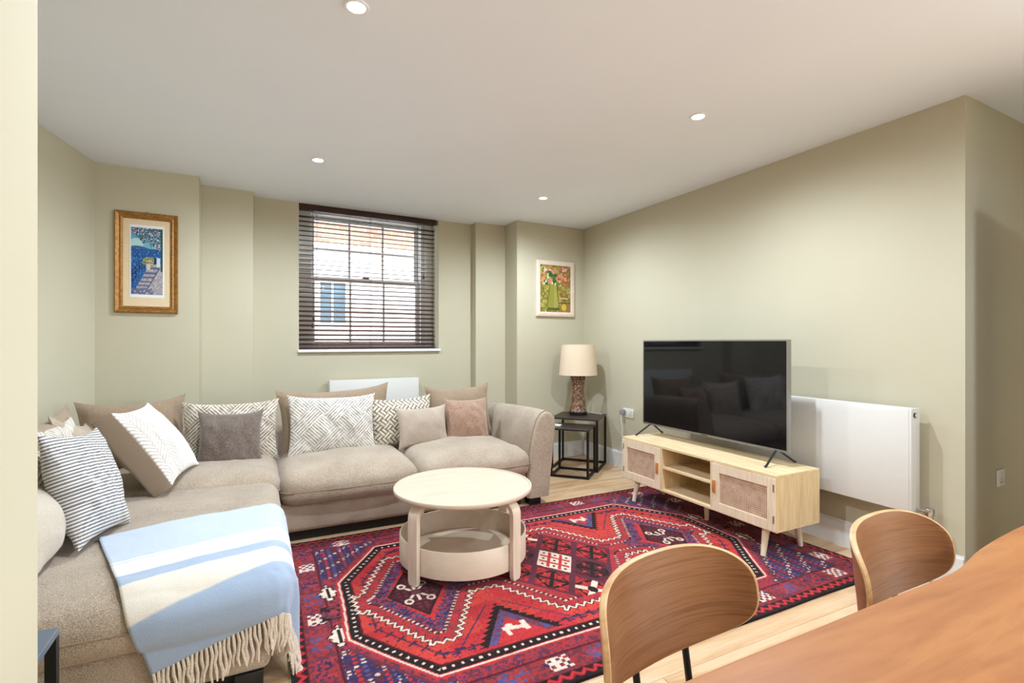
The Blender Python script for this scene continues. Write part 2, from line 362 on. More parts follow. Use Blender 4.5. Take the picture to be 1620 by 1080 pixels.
mp = t.n('ShaderNodeMapping'); mp.inputs['Rotation'].default_value = (R(-90), 0, 0); tc = t.n('ShaderNodeTexCoord'); t.l(tc.outputs['Object'], mp.inputs['Vector']); t.l(mp.outputs[0], br.inputs['Vector']); t.l(br.outputs['Color'], t.b.inputs['Base Color']); t.b.inputs['Roughness'].default_value = 0.9
M['brick'] = t.m; M['render'] = plain('white_render', (236, 236, 238), 0.9, var=0.03, scale=2)
M['dark_window'] = plain('shop_glass', (96, 120, 138), 0.1, var=0.2, scale=3)
bm = bmesh.new()
for a in ((-3, 0.72, 0, 2.75), (1.12, 6, 0, 2.75), (0.72, 1.12, 0, 1.5), (0.72, 1.12, 2.15, 2.75)): box(bm, a[0], a[1], 0, 0.3, a[2], a[3])
obj('rendered_wall', bm, M['render'], bld)
obj('brick_wall', B(-3, 6, 0.02, 0.3, 2.75, 7), M['brick'], bld)
obj('string_course', B(-3, 6, -0.05, 0.02, 2.68, 2.76), M['render'], bld)
wf = obj('window', B(0.72, 1.12, 0.08, 0.1, 1.5, 2.15), M['dark_window'], bld); obj('window_frame', B(0.9, 0.93, 0.05, 0.079, 1.5, 2.15), M['white'], wf)
struct('pavement', B(-6, 9, 5.3, 12, -0.6, -0.5), plain('pavement_stone', (190, 188, 184), 0.9, var=0.06, scale=3))

# ------------------------------------------------------------------ venetian blind
bl = empty('venetian_blind', (OX0, WB(OX0), 0), WA)
tag(bl, 'dark brown wooden venetian blind with half open slats across the sash window', 'blind')
by = 0.055
sl_me = bpy.data.meshes.new('slat'); b_ = bmesh.new(); box(b_, 0.004, 1.262, -0.024, 0.024, -0.0018, 0.0018, bev=0.001, seg=1); b_.to_mesh(sl_me); b_.free(); sl_me.materials.append(M['blind'])
zs = 1.175; k = 0
while zs < 2.325:
    s = bpy.data.objects.new('slat', sl_me); COL.objects.link(s); s.parent = bl; s.location = (0, by, zs); s.rotation_euler = (R(float(np.interp(zs, [1.17, 1.6, 2.02, 2.33], [22, 16, 9.5, -6]))), 0, 0); zs += 0.0415
obj('valance', B(0.0, 1.266, by - 0.055, by - 0.043, 2.345, 2.398, bev=0.003), M['blind'], bl)
obj('headrail', B(0.004, 1.262, by - 0.03, by + 0.03, 2.352, 2.396), M['blind'], bl)
obj('bottom_rail', B(0.004, 1.262, by - 0.026, by + 0.026, 1.134, 1.152, bev=0.004), M['blind'], bl)
for x in (0.155, 0.63, 1.10):
    for dy in (-0.027, 0.027): obj('ladder_cord', tube(bmesh.new(), [(x, by + dy, 1.15), (x, by + dy, 2.36)], 0.0013, 5), M['blind'], bl)
    obj('valance_clip', B(x - .012, x + .012, by - 0.058, by - 0.055, 2.352, 2.372), M['black_plastic'], bl)
for x, z in ((0.115, 1.36), (0.125, 1.42), (1.14, 1.85)):
    pc = obj('pull_cord', tube(bmesh.new(), [(x, by - 0.035, z), (x, by - 0.035, 2.35)], 0.0013, 5), M['blind'], bl)
    obj('cord_tassel', lathe(bmesh.new(), [(0.003, z), (0.008, z - 0.01), (0.009, z - 0.035), (0.004, z - 0.04)], 12, (x, by - 0.035)), M['blind'], pc)

# ------------------------------------------------------------------ ceiling downlights
def downlight(x, y, label, group=None):
    t_ = empty('recessed_downlight', (x, y, CH)); tag(t_, label, 'ceiling light', group)
    obj('trim_ring', lathe(bmesh.new(), [(0.030, -0.001), (0.033, -0.005), (0.041, -0.006), (0.045, -0.0025), (0.045, 0.0)], 32, cap=False), M['white'], t_)
    obj('lens', lathe(bmesh.new(), [(0.031, -0.0035), (0.031, -0.002)], 32), M['lens'], t_)
    l = bpy.data.lights.new('downlight_lamp', 'SPOT'); l.energy = DOWNLIGHT_W; l.spot_size = R(176); l.spot_blend = 0.8; l.shadow_soft_size = 0.03; l.color = (0.775, 0.885, 1.0)
    o = bpy.data.objects.new('downlight_lamp', l); COL.objects.link(o); o.parent = t_; o.location = (0, 0, -0.04)
M['lens'] = emit('lit_lens', (1.0, 0.97, 0.92), 14.0)
downlight(0.324, 1.89, 'lit recessed downlight at the top edge, largest of the ceiling lights')
downlight(0.37, 3.60, 'lit recessed downlight on the ceiling in front of the window blind')
downlight(2.11, 1.995, 'lit recessed downlight on the ceiling above the television and right radiator')
downlight(2.15, 3.71, 'smallest lit recessed downlight, on the ceiling near the flower painting')
for x, yy in ((2.13, 0.2), (2.13, -1.55), (-0.2, -1.9)): downlight(x, yy, 'added recessed downlight behind the camera, unseen fill for the dining end', 'added downlights behind the camera')  # unseen lamps added behind the camera to light the room

# ------------------------------------------------------------------ rug
def polyd(S, T, pts, closed=False):
    best = np.full(S.shape, 9.0); sgn = np.zeros(S.shape); arc = np.zeros(S.shape); acc = 0.0
    seg = list(zip(pts, pts[1:] + (pts[:1] if closed else []))) 
    for (x0, y0), (x1, y1) in seg:
        L = math.hypot(x1 - x0, y1 - y0)
        if L < 1e-9: continue
        ux, uy = (x1 - x0) / L, (y1 - y0) / L
        t_ = np.clip((S - x0) * ux + (T - y0) * uy, 0, L); dx = S - x0 - ux * t_; dy = T - y0 - uy * t_; d = np.hypot(dx, dy)
        m = d < best; best = np.where(m, d, best); sgn = np.where(m, ux * (T - y0) - uy * (S - x0), sgn); arc = np.where(m, acc + t_, arc); acc += L
    return best, sgn, arc
def inpoly(S, T, pts):
    ins = np.zeros(S.shape, bool); n = len(pts)
    for i in range(n):
        (x0, y0), (x1, y1) = pts[i], pts[(i + 1) % n]
        if y0 == y1: continue
        c = ((y0 > T) != (y1 > T)) & (S < (x1 - x0) * (T - y0) / (y1 - y0) + x0); ins ^= c
    return ins
def tri(a): return np.abs((a % 1.0) - 0.5) * 4 - 1
def rug_colours(S, T):
    C = lin_np
    red, dred, org, navy, blue, purp, rose, blk, crm, wine = (C((186, 48, 52)), C((132, 28, 38)), C((196, 62, 54)), C((50, 42, 82)), C((80, 76, 122)), C((104, 46, 60)), C((164, 54, 58)), C((32, 18, 20)), C((232, 206, 186)), C((84, 20, 32)))
    n1 = vnoise(S, T, 40, 1); n2 = vnoise(S, T, 85, 2); n3 = vnoise(S, T, 9, 3); n4 = vnoise(S, T, 140, 4)
    col = np.zeros(S.shape + (3,))
    def put(m, c):
        col[m] = c
    L0, L1, T0, T1 = -0.05, 2.75, 0.0, 1.77
    e = np.minimum(np.minimum(S - L0, L1 - S), np.minimum(T - T0, T1 - T))
    arc = np.where((T - T0 < S - L0) & (T - T0 < L1 - S) | (T1 - T < S - L0) & (T1 - T < L1 - S), S, T)
    put(np.ones(S.shape, bool), rose * 0.85)
    put((n1 > 0.55), purp); put((n2 > 0.66), dred); put((n1 < 0.28), red)
    # broad guard band of blotched blue, rose and white blocks
    bord = (e > 0.055) & (e < 0.165); ph = (arc / 0.185) % 1.0; blk_i = np.floor(arc / 0.185).astype(int)
    put(bord, rose * 0.8); put(bord & (n2 > 0.5), purp)
    inb = bord & (ph > 0.18) & (ph < 0.82) & (e > 0.075) & (e < 0.15)
    put(inb & (n2 > 0.5), blue); put(inb & (blk_i % 2 == 0) & (n2 > 0.5), navy); put(inb & (n4 > 0.72), rose)
    wq = inb & (blk_i % 3 == 1); gx = np.floor((arc) / 0.018).astype(int); gyy = np.floor(e / 0.018).astype(int)
    ww = wq & (np.abs(ph - 0.5) < 0.25) & (((gx + gyy) % 2 == 0) | ((gx % 3 == 0) & (gyy % 2 == 0))); put(ww, crm)
    put((np.abs(e - 0.055) < 0.004) | (np.abs(e - 0.165) < 0.004), wine)
    # outer zigzag guard
    og = (e > 0.014) & (e <= 0.052); put(og, dred); z = tri(arc / 0.05) * 0.013 + 0.033
    put(og & (np.abs(e - z) < 0.007), red); put(og & (e - z > 0.012), blk); put(og & (e - z < -0.014), blk)
    # field outside the octagon
    mid = (e >= 0.169); put(mid, rose * 0.85); put(mid & (n2 > 0.45), red * 0.9); put(mid & (n2 > 0.62), purp * 1.0); put(mid & (n4 > 0.74), navy * 1.3)
    octo = [(0.45, 1.50), (0.21, 1.13), (0.18, 0.62), (0.42, 0.26), (2.14, 0.26), (2.42, 0.66), (2.43, 1.11), (2.16, 1.50)]
    d, sg, ar = polyd(S, T, octo, True); ins = inpoly(S, T, octo)
    # corner panels with specks
    cp = mid & ~ins & (d > 0.05); cpn = cp & ((np.abs(T - 0.88) > 0.33)) & ((S < 0.46) | (S > 2.14)); put(cpn, navy * 1.1); put(cpn & (n2 > .58), purp * 0.8)
    gx = (S / 0.030) % 1; gz = ((T + 0.013 * (np.floor(S / 0.026) % 2)) / 0.026) % 1; sp = cpn & (np.hypot(gx - .5, gz - .5) < 0.33); idx = (np.floor(S / 0.026) * 7 + np.floor(T / 0.026) * 3).astype(int)
    put(sp & (idx % 3 == 0), red); put(sp & (idx % 3 == 1), blue * 1.1); put(sp & (idx % 5 == 0), crm * 0.85)
    put(cpn & (d < 0.062), purp)
    # motifs at both ends: two cream lozenges and a dark square
    for sc in (0.135, 2.50):
        for tc_ in (1.05, 0.66):
            q = np.abs(S - sc) / 0.04 + np.abs(T - tc_) / 0.085; hk = 0.12 * np.sign(np.sin((T - tc_) * 170))
            put((q < 1.15 + hk), blk); put((q < 0.95 + hk), crm); put((np.abs(S - sc) < 0.007) & (np.abs(T - tc_) < 0.05), blk)
        sq = (np.abs(S - sc) < 0.05) & (np.abs(T - 0.86) < 0.062); put(sq, blk); put(sq & (np.abs(S - sc) + np.abs(T - .86) < 0.07) & (n2 > .35), purp * 1.3); put(sq & (np.hypot(S - sc, T - .86) < 0.018), rose)
    # octagon: cream line, black dotted band, red field
    put(d < 0.030, blk); put((d < 0.030) & ~ins & (d > 0.006), red); put((d < 0.019) & ~ins & (d > 0.010), crm * 0.9)
    put(ins & (d < 0.036), blk); put(ins & (np.abs(d - 0.018) < 0.0065) & ((ar / 0.036) % 1 < 0.30), crm)
    fld = ins & (d >= 0.036); put(fld, red); put(fld & (n3 > 0.5), org); put(fld & (n4 > 0.8), dred)
    put(fld & (d < 0.044), wine)
    hk = fld & (np.abs(d - 0.095) < 0.022) & ((ar / 0.062) % 1 < 0.20); put(hk, purp * 0.6); put(fld & (np.abs(d - 0.095) < 0.004), purp * 0.7)
    put(fld & (np.abs(d - 0.078 - 0.02 * ((ar / 0.062) % 1 > .1)) < 0.005) & ((ar / 0.062) % 1 < 0.45), navy)
    # chained lozenges outlined by a cream zigzag
    low = [(0.23, 0.80), (0.27, 0.80), (0.46, 0.44), (0.56, 0.44), (0.75, 0.77), (0.88, 0.77), (1.07, 0.43), (1.49, 0.43), (1.68, 0.77), (1.81, 0.77), (2.0, 0.44), (2.10, 0.44), (2.29, 0.80), (2.35, 0.80)]
    up = [(x, 1.76 - y) for x, y in reversed(low)]; ch = low + up
    dz, sz, az = polyd(S, T, ch, True); inz = inpoly(S, T, ch); sd = np.where(inz, dz, -dz) - tri(az / 0.042) * 0.012
    put(ins & (np.abs(sd) < 0.0135), blk); put(ins & (np.abs(sd) < 0.0068), crm)
    core = inz & (sd > 0.0145); put(core, rose * 0.95); put(core & (n2 > 0.55), red); put(core & (n4 > 0.75), purp)
    dot = core & (np.abs(dz - 0.062) < 0.007); put(dot, wine); put(dot & ((az / 0.026) % 1 < 0.4), crm * 0.8)
    band = core & (dz > 0.07) & (dz < 0.13) & ((S < 0.80) | (S > 1.77)); put(band, purp * 0.9); put(band & (n2 > 0.5), blue * 0.85); put(band & (n1 > 0.6), navy); put(band & (n4 > 0.7), rose)
    rb = core & (dz >= 0.125 + 0.01 * tri(az / 0.03)); put(rb, red)
    for c in (0.51, 2.06):
        q = np.abs(S - c) / 0.135 + np.abs(T - 0.88) / 0.225
        put(q < 1.02, blk); put((q < 0.92), wine * 0.7)
        gx = (S - c) / 0.032; gt = (T - .88) / 0.032; put((q < 0.85) & ((np.abs(gx % 1 - .5) < .3) & (np.abs(gt % 1 - .5) < .3)), purp * 0.8)
        for a, b in (((-0.045, -0.06), (0.045, 0.06)), ((-0.045, 0.06), (0.045, -0.06)), ((0, -0.075), (0, 0.075))):
            dd, _, _ = polyd(S - c, T - 0.88, [a, b]); put((dd < 0.011) & (q < 0.95), blk); put((dd < 0.007) & (q < 0.95), crm)
        for sx in (-1, 1):
            for sy in (-1, 1):
                hh = np.hypot((S - c - sx * 0.052), (T - .88 - sy * 0.078) * 0.8); put((hh < 0.024), blk); put((hh < 0.021), crm); put((hh < 0.011), purp)
        put((np.abs(S - c) < 0.02) & (np.abs(T - .88) < 0.025), purp)
    # middle lozenge: lattice panels
    ds, dt = (S - 1.28) / 0.122, (T - 0.88) / 0.178; p = (ds + dt) / 2.0 + 1.5; q = (ds - dt) / 2.0 + 1.5
    lat = (p > 0) & (p < 3) & (q > 0) & (q < 3) & inz & (dz > 0.055); pi, qi = np.floor(p).astype(int), np.floor(q).astype(int); pf, qf = p % 1 - .5, q % 1 - .5; r_ = np.maximum(np.abs(pf), np.abs(qf))
    put(lat, purp * 0.75); put(lat & (r_ < 0.42), dred); put(lat & (r_ < 0.42) & (n2 > .4), red * 0.9)
    dk = lat & (r_ < 0.42) & ((pi + 2 * qi) % 4 == 1); put(dk, wine * 0.8); put(dk & (n4 > .55), purp * 0.8)
    u_, v_ = pf + qf, pf - qf
    put(lat & (r_ < 0.40) & ((np.abs(pf) < 0.05) | (np.abs(qf) < 0.05)), blk); put(lat & (r_ < 0.42) & (np.abs(np.abs(pf) + np.abs(qf) - 0.45) < 0.05), blk)
    put(lat & (r_ < 0.40) & (np.hypot(np.abs(pf) - .2, np.abs(qf) - .2) < 0.05), org)
    wc = lat & (pi == 1) & (qi == 1); put(wc & (r_ < 0.45), crm); g1, g2 = np.abs((pf * 3.2 + .5) % 1 - .5), np.abs((qf * 3.2 + .5) % 1 - .5); put(wc & (r_ < 0.42) & ((g1 > .36) | (g2 > .36)), red); put(wc & (r_ < 0.4) & (np.hypot(g1, g2) < 0.13), blk)
    for (a, b) in ((0, 2), (2, 0)):
        w3 = lat & (pi == a) & (qi == b) & (r_ < 0.42); put(w3 & (np.abs(np.abs(u_) - np.abs(v_) * 1.3) < 0.17), crm); put(w3 & (np.hypot(pf, qf) < 0.13), blk)
    # valley triangles
    for c in (0.80, 1.76):
        for mir in (0, 1):
            tt = (1.76 - T) if mir else T
            h = (tt - 0.325) / 0.285; wv = 0.19 * (1 - h); ts = np.abs(S - c); ser = 0.012 * tri(tt / 0.032)
            base = ins & (h > 0) & (h < 1.05)
            put(base & (np.abs(ts - wv * 1.25 - 0.05) < 0.004), navy)
            put(base & (ts < wv + ser), blk); put(base & (ts < wv - 0.035) & (h < 0.9), purp * 1.2); put(base & (ts < wv - 0.035) & (n2 > .5) & (h < .9), blue); put(base & (ts < wv - 0.078) & (h < 0.62), red)
            ax, at_ = (S - c) * (1 if mir else -1), tt - 0.40
            an = (np.abs(ax) < 0.055) & (np.abs(at_ - 0.2 * ax) < 0.013) | (np.abs(ax + 0.045) < 0.012) & (np.abs(at_) < 0.035) | (np.abs(ax - 0.04) < 0.01) & (np.abs(at_ + 0.012) < 0.03) | (np.hypot(ax - .02, at_ - .02) < 0.018)
            put(base & an, crm)
    # hooked line inside the field, front and back
    for tl in (0.355, 1.405):
        for a, b in ((0.46, 0.60), (1.0, 1.56), (1.95, 2.1)):
            mm = ins & (S > a) & (S < b); put(mm & (np.abs(T - tl - 0.012 * np.sign(np.sin(S * 95))) < 0.005), navy * 0.8)
    # black selvedge, abrash and wear
    put(e <= 0.014, blk * 1.3)
    v = 0.82 + 0.36 * vnoise(S * 0.15, T, 45, 9) * 0.6 + 0.3 * (n4 - 0.5)
    return np.clip(col * v[..., None], 0, 1)
RX, RY = 0.17, 1.5
nu, nv = 601, 381
Sg, Tg = np.meshgrid(np.linspace(-0.05, 2.75, nu), np.linspace(0, 1.77, nv), indexing='ij')
wob = (vnoise(Sg, Tg, 2.2, 21) - .5)
P = np.stack([RX + Sg + 0.012 * (vnoise(Tg, Tg * 0, 4, 22) - .5) * np.abs(Sg - 1.35), RY + Tg + 0.012 * (vnoise(Sg, Sg * 0, 3, 23) - .5) * np.abs(Tg - .88), 0.011 + 0.0016 * (vnoise(Sg, Tg, 120, 24) - .5) + 0.002 * wob], -1)
cols = rug_colours(Sg, Tg)
Pb = np.pad(P, ((1, 1), (1, 1), (0, 0)), mode='edge'); cb = np.pad(cols, ((1, 1), (1, 1), (0, 0)), mode='edge')
edge = np.zeros(Pb.shape[:2], bool); edge[0] = edge[-1] = True; edge[:, 0] = edge[:, -1] = True
Pb[edge, 2] = 0.0005; cb[edge] = lin((30, 20, 22))
me = gridmesh('persian_rug', Pb); setcol(me, cb.reshape(-1, 3))
rug = tag(meshobj('persian_rug', me, M['rug'], None, True), 'red and navy patterned wool rug with cream zigzag lozenges on the floor', 'rug')

# ------------------------------------------------------------------ corner sofa
sofa = empty('corner_sofa', (0.4, 3.7, 0)); tag(sofa, 'large taupe fabric corner sofa with chaise end and rolled right arm', 'sofa')
def at(o, x, y, z=0, **k): o.location = Vector((x, y, z)) - Vector(o.parent.location); return o
def sp(name, bm, mat, x=0, y=0, z=0, smooth=50): return at(obj(name, bm, mat, sofa, smooth), x, y, z)
bm = bmesh.new(); box(bm, -0.92, 1.80, 3.30, 4.24, 0.06, 0.24, bev=0.03, seg=3); box(bm, -0.92, 0.05, 1.97, 3.36, 0.06, 0.24, bev=0.03, seg=3)
sp('base', bm, M['sofa'])
bm = bmesh.new(); box(bm, -0.88, 1.75, 3.345, 4.2, 0.001, 0.062); box(bm, -0.88, 0.01, 2.03, 3.36, 0.001, 0.062); sp('shade_block', bm, M['black_plastic'])  # added black block, stands in for the shade under the base
sp('backrest', B(-0.94, 1.84, 4.08, 4.27, 0.07, 0.60, bev=0.06, seg=4), M['sofa'])
sp('side_backrest', B(-0.94, -0.78, 1.99, 4.2, 0.07, 0.60, bev=0.06, seg=4), M['sofa'])
# right arm: flared profile swept to the back
prof = [(1.775, 0.06), (1.775, 0.25), (1.79, 0.42), (1.815, 0.54), (1.845, 0.625), (1.88, 0.67), (1.92, 0.688), (1.96, 0.68), (1.99, 0.65), (2.003, 0.60), (1.995, 0.5), (1.98, 0.36), (1.96, 0.2), (1.945, 0.06)]
ys = [3.30, 3.285, 3.275, 3.275] ; bm = bmesh.new(); rings = []
for yv, ins_ in ((3.275, 0.014), (3.268, 0.03)): pass
cxp, czp = 1.885, 0.36
def ring(yv, k, dz=0.0): return [bm.verts.new((cxp + (px - cxp) * k, yv, 0.06 + (pz_ - 0.06) * (1 - (1 - k) * 0.3) + dz * (pz_ - 0.06) / 0.63)) for px, pz_ in prof]
rings = [ring(3.262, 0.80), ring(3.264, 0.9), ring(3.274, 0.97), ring(3.292, 1.0), ring(3.5, 1.0, 0.0), ring(3.8, 1.0, -0.01), ring(4.1, 1.0, -0.03), ring(4.25, 1.0, -0.04), ring(4.27, 0.9, -0.05)]
for a, b in zip(rings, rings[1:]):
    for i in range(len(prof)): bm.faces.new((a[i], a[(i + 1) % len(prof)], b[(i + 1) % len(prof)], b[i]))
bm.faces.new(rings[0][::-1]); bm.faces.new(rings[-1])
arm = sp('arm', bm, M['sofa'])
o = obj('piping', tube(bmesh.new(), [(px, 3.285, z) for px, z in prof], 0.0055, 8), M['sofa_tan'], arm, 60)
# seat cushions
def seat(x0, x1, y0, y1, z0, h, crown, seed, wr=0.006, front='y'):
    c = sp('seat_cushion', softbox(bmesh.new(), x1 - x0, y1 - y0, h, 0.075, crown, 0.045, 18, wr, seed), M['sofa'], (x0 + x1) / 2, (y0 + y1) / 2, z0, 70)
    hx, hy = (x1 - x0) / 2, (y1 - y0) / 2; r = 0.06; pts = []
    for sx, sy, a0 in ((1, 1, 0), (-1, 1, 90), (-1, -1, 180), (1, -1, 270)):
        for k in range(5):
            a = R(a0 + k * 22.5); pts.append((sx * (hx - r) + r * math.cos(a), sy * (hy - r) + r * math.sin(a)))
    P3 = []
    n_ = len(pts)
    for i in range(n_):
        for f in np.linspace(0, 1, 6)[:-1] if math.dist(pts[i], pts[(i + 1) % n_]) > 0.1 else (0.0,):
            x, y_ = pts[i][0] + (pts[(i + 1) % n_][0] - pts[i][0]) * f, pts[i][1] + (pts[(i + 1) % n_][1] - pts[i][1]) * f
            u = x / hx; y_ -= 0.045 * 0.6 * (1 - u * u) * (1 if y_ < 0 else -0.4)
            P3.append((x * 1.008, y_ - 0.002 * (1 if y_ < 0 else -1), h * 0.52))
    obj('piping', tube(bmesh.new(), P3, 0.004, 6, closed=True), M['sofa_tan'], c, 60)
    return c
seat(0.13, 0.955, 3.235, 4.10, 0.222, 0.185, 0.07, 1.0, 0.010)
seat(0.955, 1.785, 3.235, 4.10, 0.222, 0.185, 0.065, 9.0, 0.010)
seat(-0.80, 0.13, 3.24, 4.10, 0.235, 0.195, 0.04, 17.0, 0.008)
chaise = seat(-0.80, 0.115, 1.945, 3.27, 0.21, 0.195, 0.02, 29.0, 0.005)
for x, y_ in ((1.84, 3.33), (1.84, 4.15), (0.0, 3.4), (-0.02, 2.02), (-0.86, 2.02), (-0.86, 4.15)):
    sp('foot', B(x - .045, x + .045, y_ - .045, y_ + .045, 0.001, 0.061, bev=0.004), M['black_plastic'])
# loose-backed tan cushions that belong to the sofa
def backcush(w, h, T, loc, yaw, tilt, roll=0, seed=0, mat='sofa_tan', ear=0.05):
    o = meshobj('back_cushion', pillow_mesh('back_cushion', w, h, T, 24, ear, 0.05, 0.008, seed), M[mat], None, True)
    place(o, Vector(loc) - Vector(sofa.location), yaw, tilt, roll); mw = o.matrix_world.copy(); o.parent = sofa; o.matrix_basis = mw
    return o
backcush(0.56, 0.41, 0.20, (-0.645, 3.82, 0.42), 30, -6, 0, 31)
backcush(0.78, 0.42, 0.20, (0.545, 3.88, 0.43), 5, -11, -2, 32)
backcush(0.55, 0.395, 0.20, (1.527, 3.98, 0.426), 0.6, -12, -1, 33)
backcush(0.56, 0.38, 0.18, (-0.65, 3.02, 0.455), 95, -19, 12, 34, 'sofa')
backcush(0.70, 0.45, 0.18, (-0.74, 2.80, 0.42), 90, -8, -2, 35, 'sofa_tan')

# ------------------------------------------------------------------ scatter cushions
def weave(base, thread, cell=0.10, n=6, seed=0):
    a, b = lin_np(base), lin_np(thread)
    def f(X, Z, Yv=None):
        u, v = (X + Z) / cell * 0.72, (X - Z) / cell * 0.72
        iu, iv = np.floor(u).astype(int), np.floor(v).astype(int); par = (iu + 2 * iv) % 4 < 2
        s = np.where(par, u % 1, v % 1); nz = vnoise(X, Z, 70, seed)
        line = np.clip((0.34 + 0.24 * (nz - .5) - np.abs((s * n) % 1 - .5)) * 9 + .5, 0, 1)
        line = line * np.clip(0.55 + 0.8 * vnoise(X, Z, 38, seed + 1), 0, 1)
        c = a + (b - a) * line[..., None]
        if Yv is not None: c = np.where((Yv > 0.004)[..., None], a * 1.0, c)
        return c, line
    return f
def maze(base, thread, cell=0.024):
    a, b = lin_np(base), lin_np(thread)
    def f(X, Z, Yv=None):
        u, v = (X + Z) / cell * 0.71, (X - Z) / cell * 0.71
        iu, iv = np.floor(u / 2).astype(int), np.floor(v / 2).astype(int); par = ((iu + iv) % 2 == 0)
        s = np.where(par, u, v); w = np.where(par, v, u)
        line = (np.abs(s % 1 - .5) < 0.30) & ((w % 2 > 0.25) | (np.floor(s) % 2 == 0))
        line = line.astype(float); c = a + (b - a) * line[..., None]
        if Yv is not None: c = np.where((Yv > 0.004)[..., None], a, c)
        return c, line
    return f
def stripes(base, dark, per=0.0125):
    a, b = lin_np(base), lin_np(dark)
    def f(X, Z, Yv=None):
        Zw = Z + 0.006 * np.sin(X * 9)
        l = (np.abs((Zw / per) % 1 - .5) < 0.24)
        if Yv is not None:
            edge = X < -0.215
            l2 = (np.abs(((X + 0.3 * np.abs(Yv)) / per * 1.1) % 1 - .5) < 0.25); l = np.where(edge, l2, l)
        l = l.astype(float) * 0.85; c = a + (b - a) * l[..., None]
        return c, 1 - l
    return f
def herring(base, thread, cell=0.06):
    a, b = lin_np(base), lin_np(thread)
    def f(X, Z, Yv=None):
        k = np.floor(X / cell).astype(int); sgn_ = np.where(k % 2 == 0, 1, -1); ph = (Z + sgn_ * ((X / cell) % 1) * cell * 0.9) / 0.022
        l = (np.abs(ph % 1 - .5) < 0.36) & (np.abs((X / cell) % 1 - .5) < .46)
        l = np.maximum(l.astype(float), np.clip((X + 0.02) * 9, 0, 1)); c = a + (b - a) * l[..., None]
        if Yv is not None: c = np.where((Yv > -0.05)[..., None], lin_np((150, 132, 112)), c)
        return c, l
    return f
def cushion(name, label, w, h, T, loc, yaw, tilt, roll=0, mat='plain_beige', colfn=None, seed=0, n=26, group=None, **k):
    m = pillow_mesh(name, w, h, T, n if colfn is None else 190, seed=seed, colfn=colfn, m=None if colfn is None else 230, **k)
    o = meshobj(name, m, M[mat], None, True); place(o, loc, yaw, tilt, roll)
    return tag(o, label, 'cushion', group)
SZ = 0.45
cushion('woven_cushion', 'brown and cream basket weave cushion behind the taupe velvet cushion', 0.55, 0.375, 0.15, (-0.141, 3.79, 0.425), -2, -9, 0, 'cushion_pat', weave((128, 112, 98), (222, 212, 196)), 41, relief=0.004, wr=0.006)
cushion('velvet_cushion', 'small dark taupe velvet cushion in front of a basket weave cushion', 0.355, 0.32, 0.13, (-0.143, 3.65, 0.436), 0, -17, 1, 'taupe_velvet', None, 42, wr=0.012)
cushion('woven_cushion', 'large silvery basket weave cushion in the middle of the sofa, below the window', 0.57, 0.395, 0.18, (0.478, 3.69, 0.428), 1, -12, 1, 'cushion_pat', weave((158, 149, 140), (228, 222, 213)), 43, relief=0.005, wr=0.008)
cushion('maze_cushion', 'brown and cream maze pattern cushion between silvery and plain beige cushions', 0.48, 0.345, 0.15, (1.009, 3.84, 0.425), 6, -11, -1, 'cushion_pat', maze((134, 118, 100), (230, 220, 202)), 44, relief=0.003, wr=0.006)
cushion('linen_cushion', 'plain beige linen oblong cushion beside the rose tan velvet cushion', 0.38, 0.28, 0.15, (1.125, 3.70, 0.428), 3, -14, -0.5, 'plain_beige', None, 45, wr=0.008)
cushion('velvet_cushion', 'small rose tan velvet cushion leaning by the rolled sofa arm', 0.35, 0.318, 0.14, (1.494, 3.741, 0.43), 0, -15, 1, 'rose_velvet', None, 46, wr=0.011)
cushion('herringbone_cushion', 'white herringbone cushion with taupe edging tipped over in the sofa corner', 0.45, 0.432, 0.14, (-0.383, 3.325, 0.455), 80, -35, 0, 'cushion_pat', herring((178, 164, 146), (238, 234, 228)), 47, relief=0.004, gusset=0.09, wr=0.006)
cushion('striped_cushion', 'black and white pinstriped square cushion on the chaise', 0.385, 0.415, 0.18, (-0.533, 2.548, 0.438), 80, -19, 6, 'cushion_pat', stripes((222, 218, 216), (66, 62, 62)), 48, wr=0.009)
cushion('woven_cushion', 'pale basket weave cushion behind the black and white striped cushion', 0.50, 0.43, 0.14, (-0.672, 2.72, 0.432), 85, -14, 1.7, 'cushion_pat', weave((150, 138, 124), (226, 218, 204)), 49, relief=0.004, wr=0.004)
cushion('linen_cushion', 'pale linen cushion at the left edge, partly hidden by the near wall', 0.42, 0.25, 0.17, (-0.65, 2.32, 0.437), 96, -18, 5, 'light_linen', None, 50)

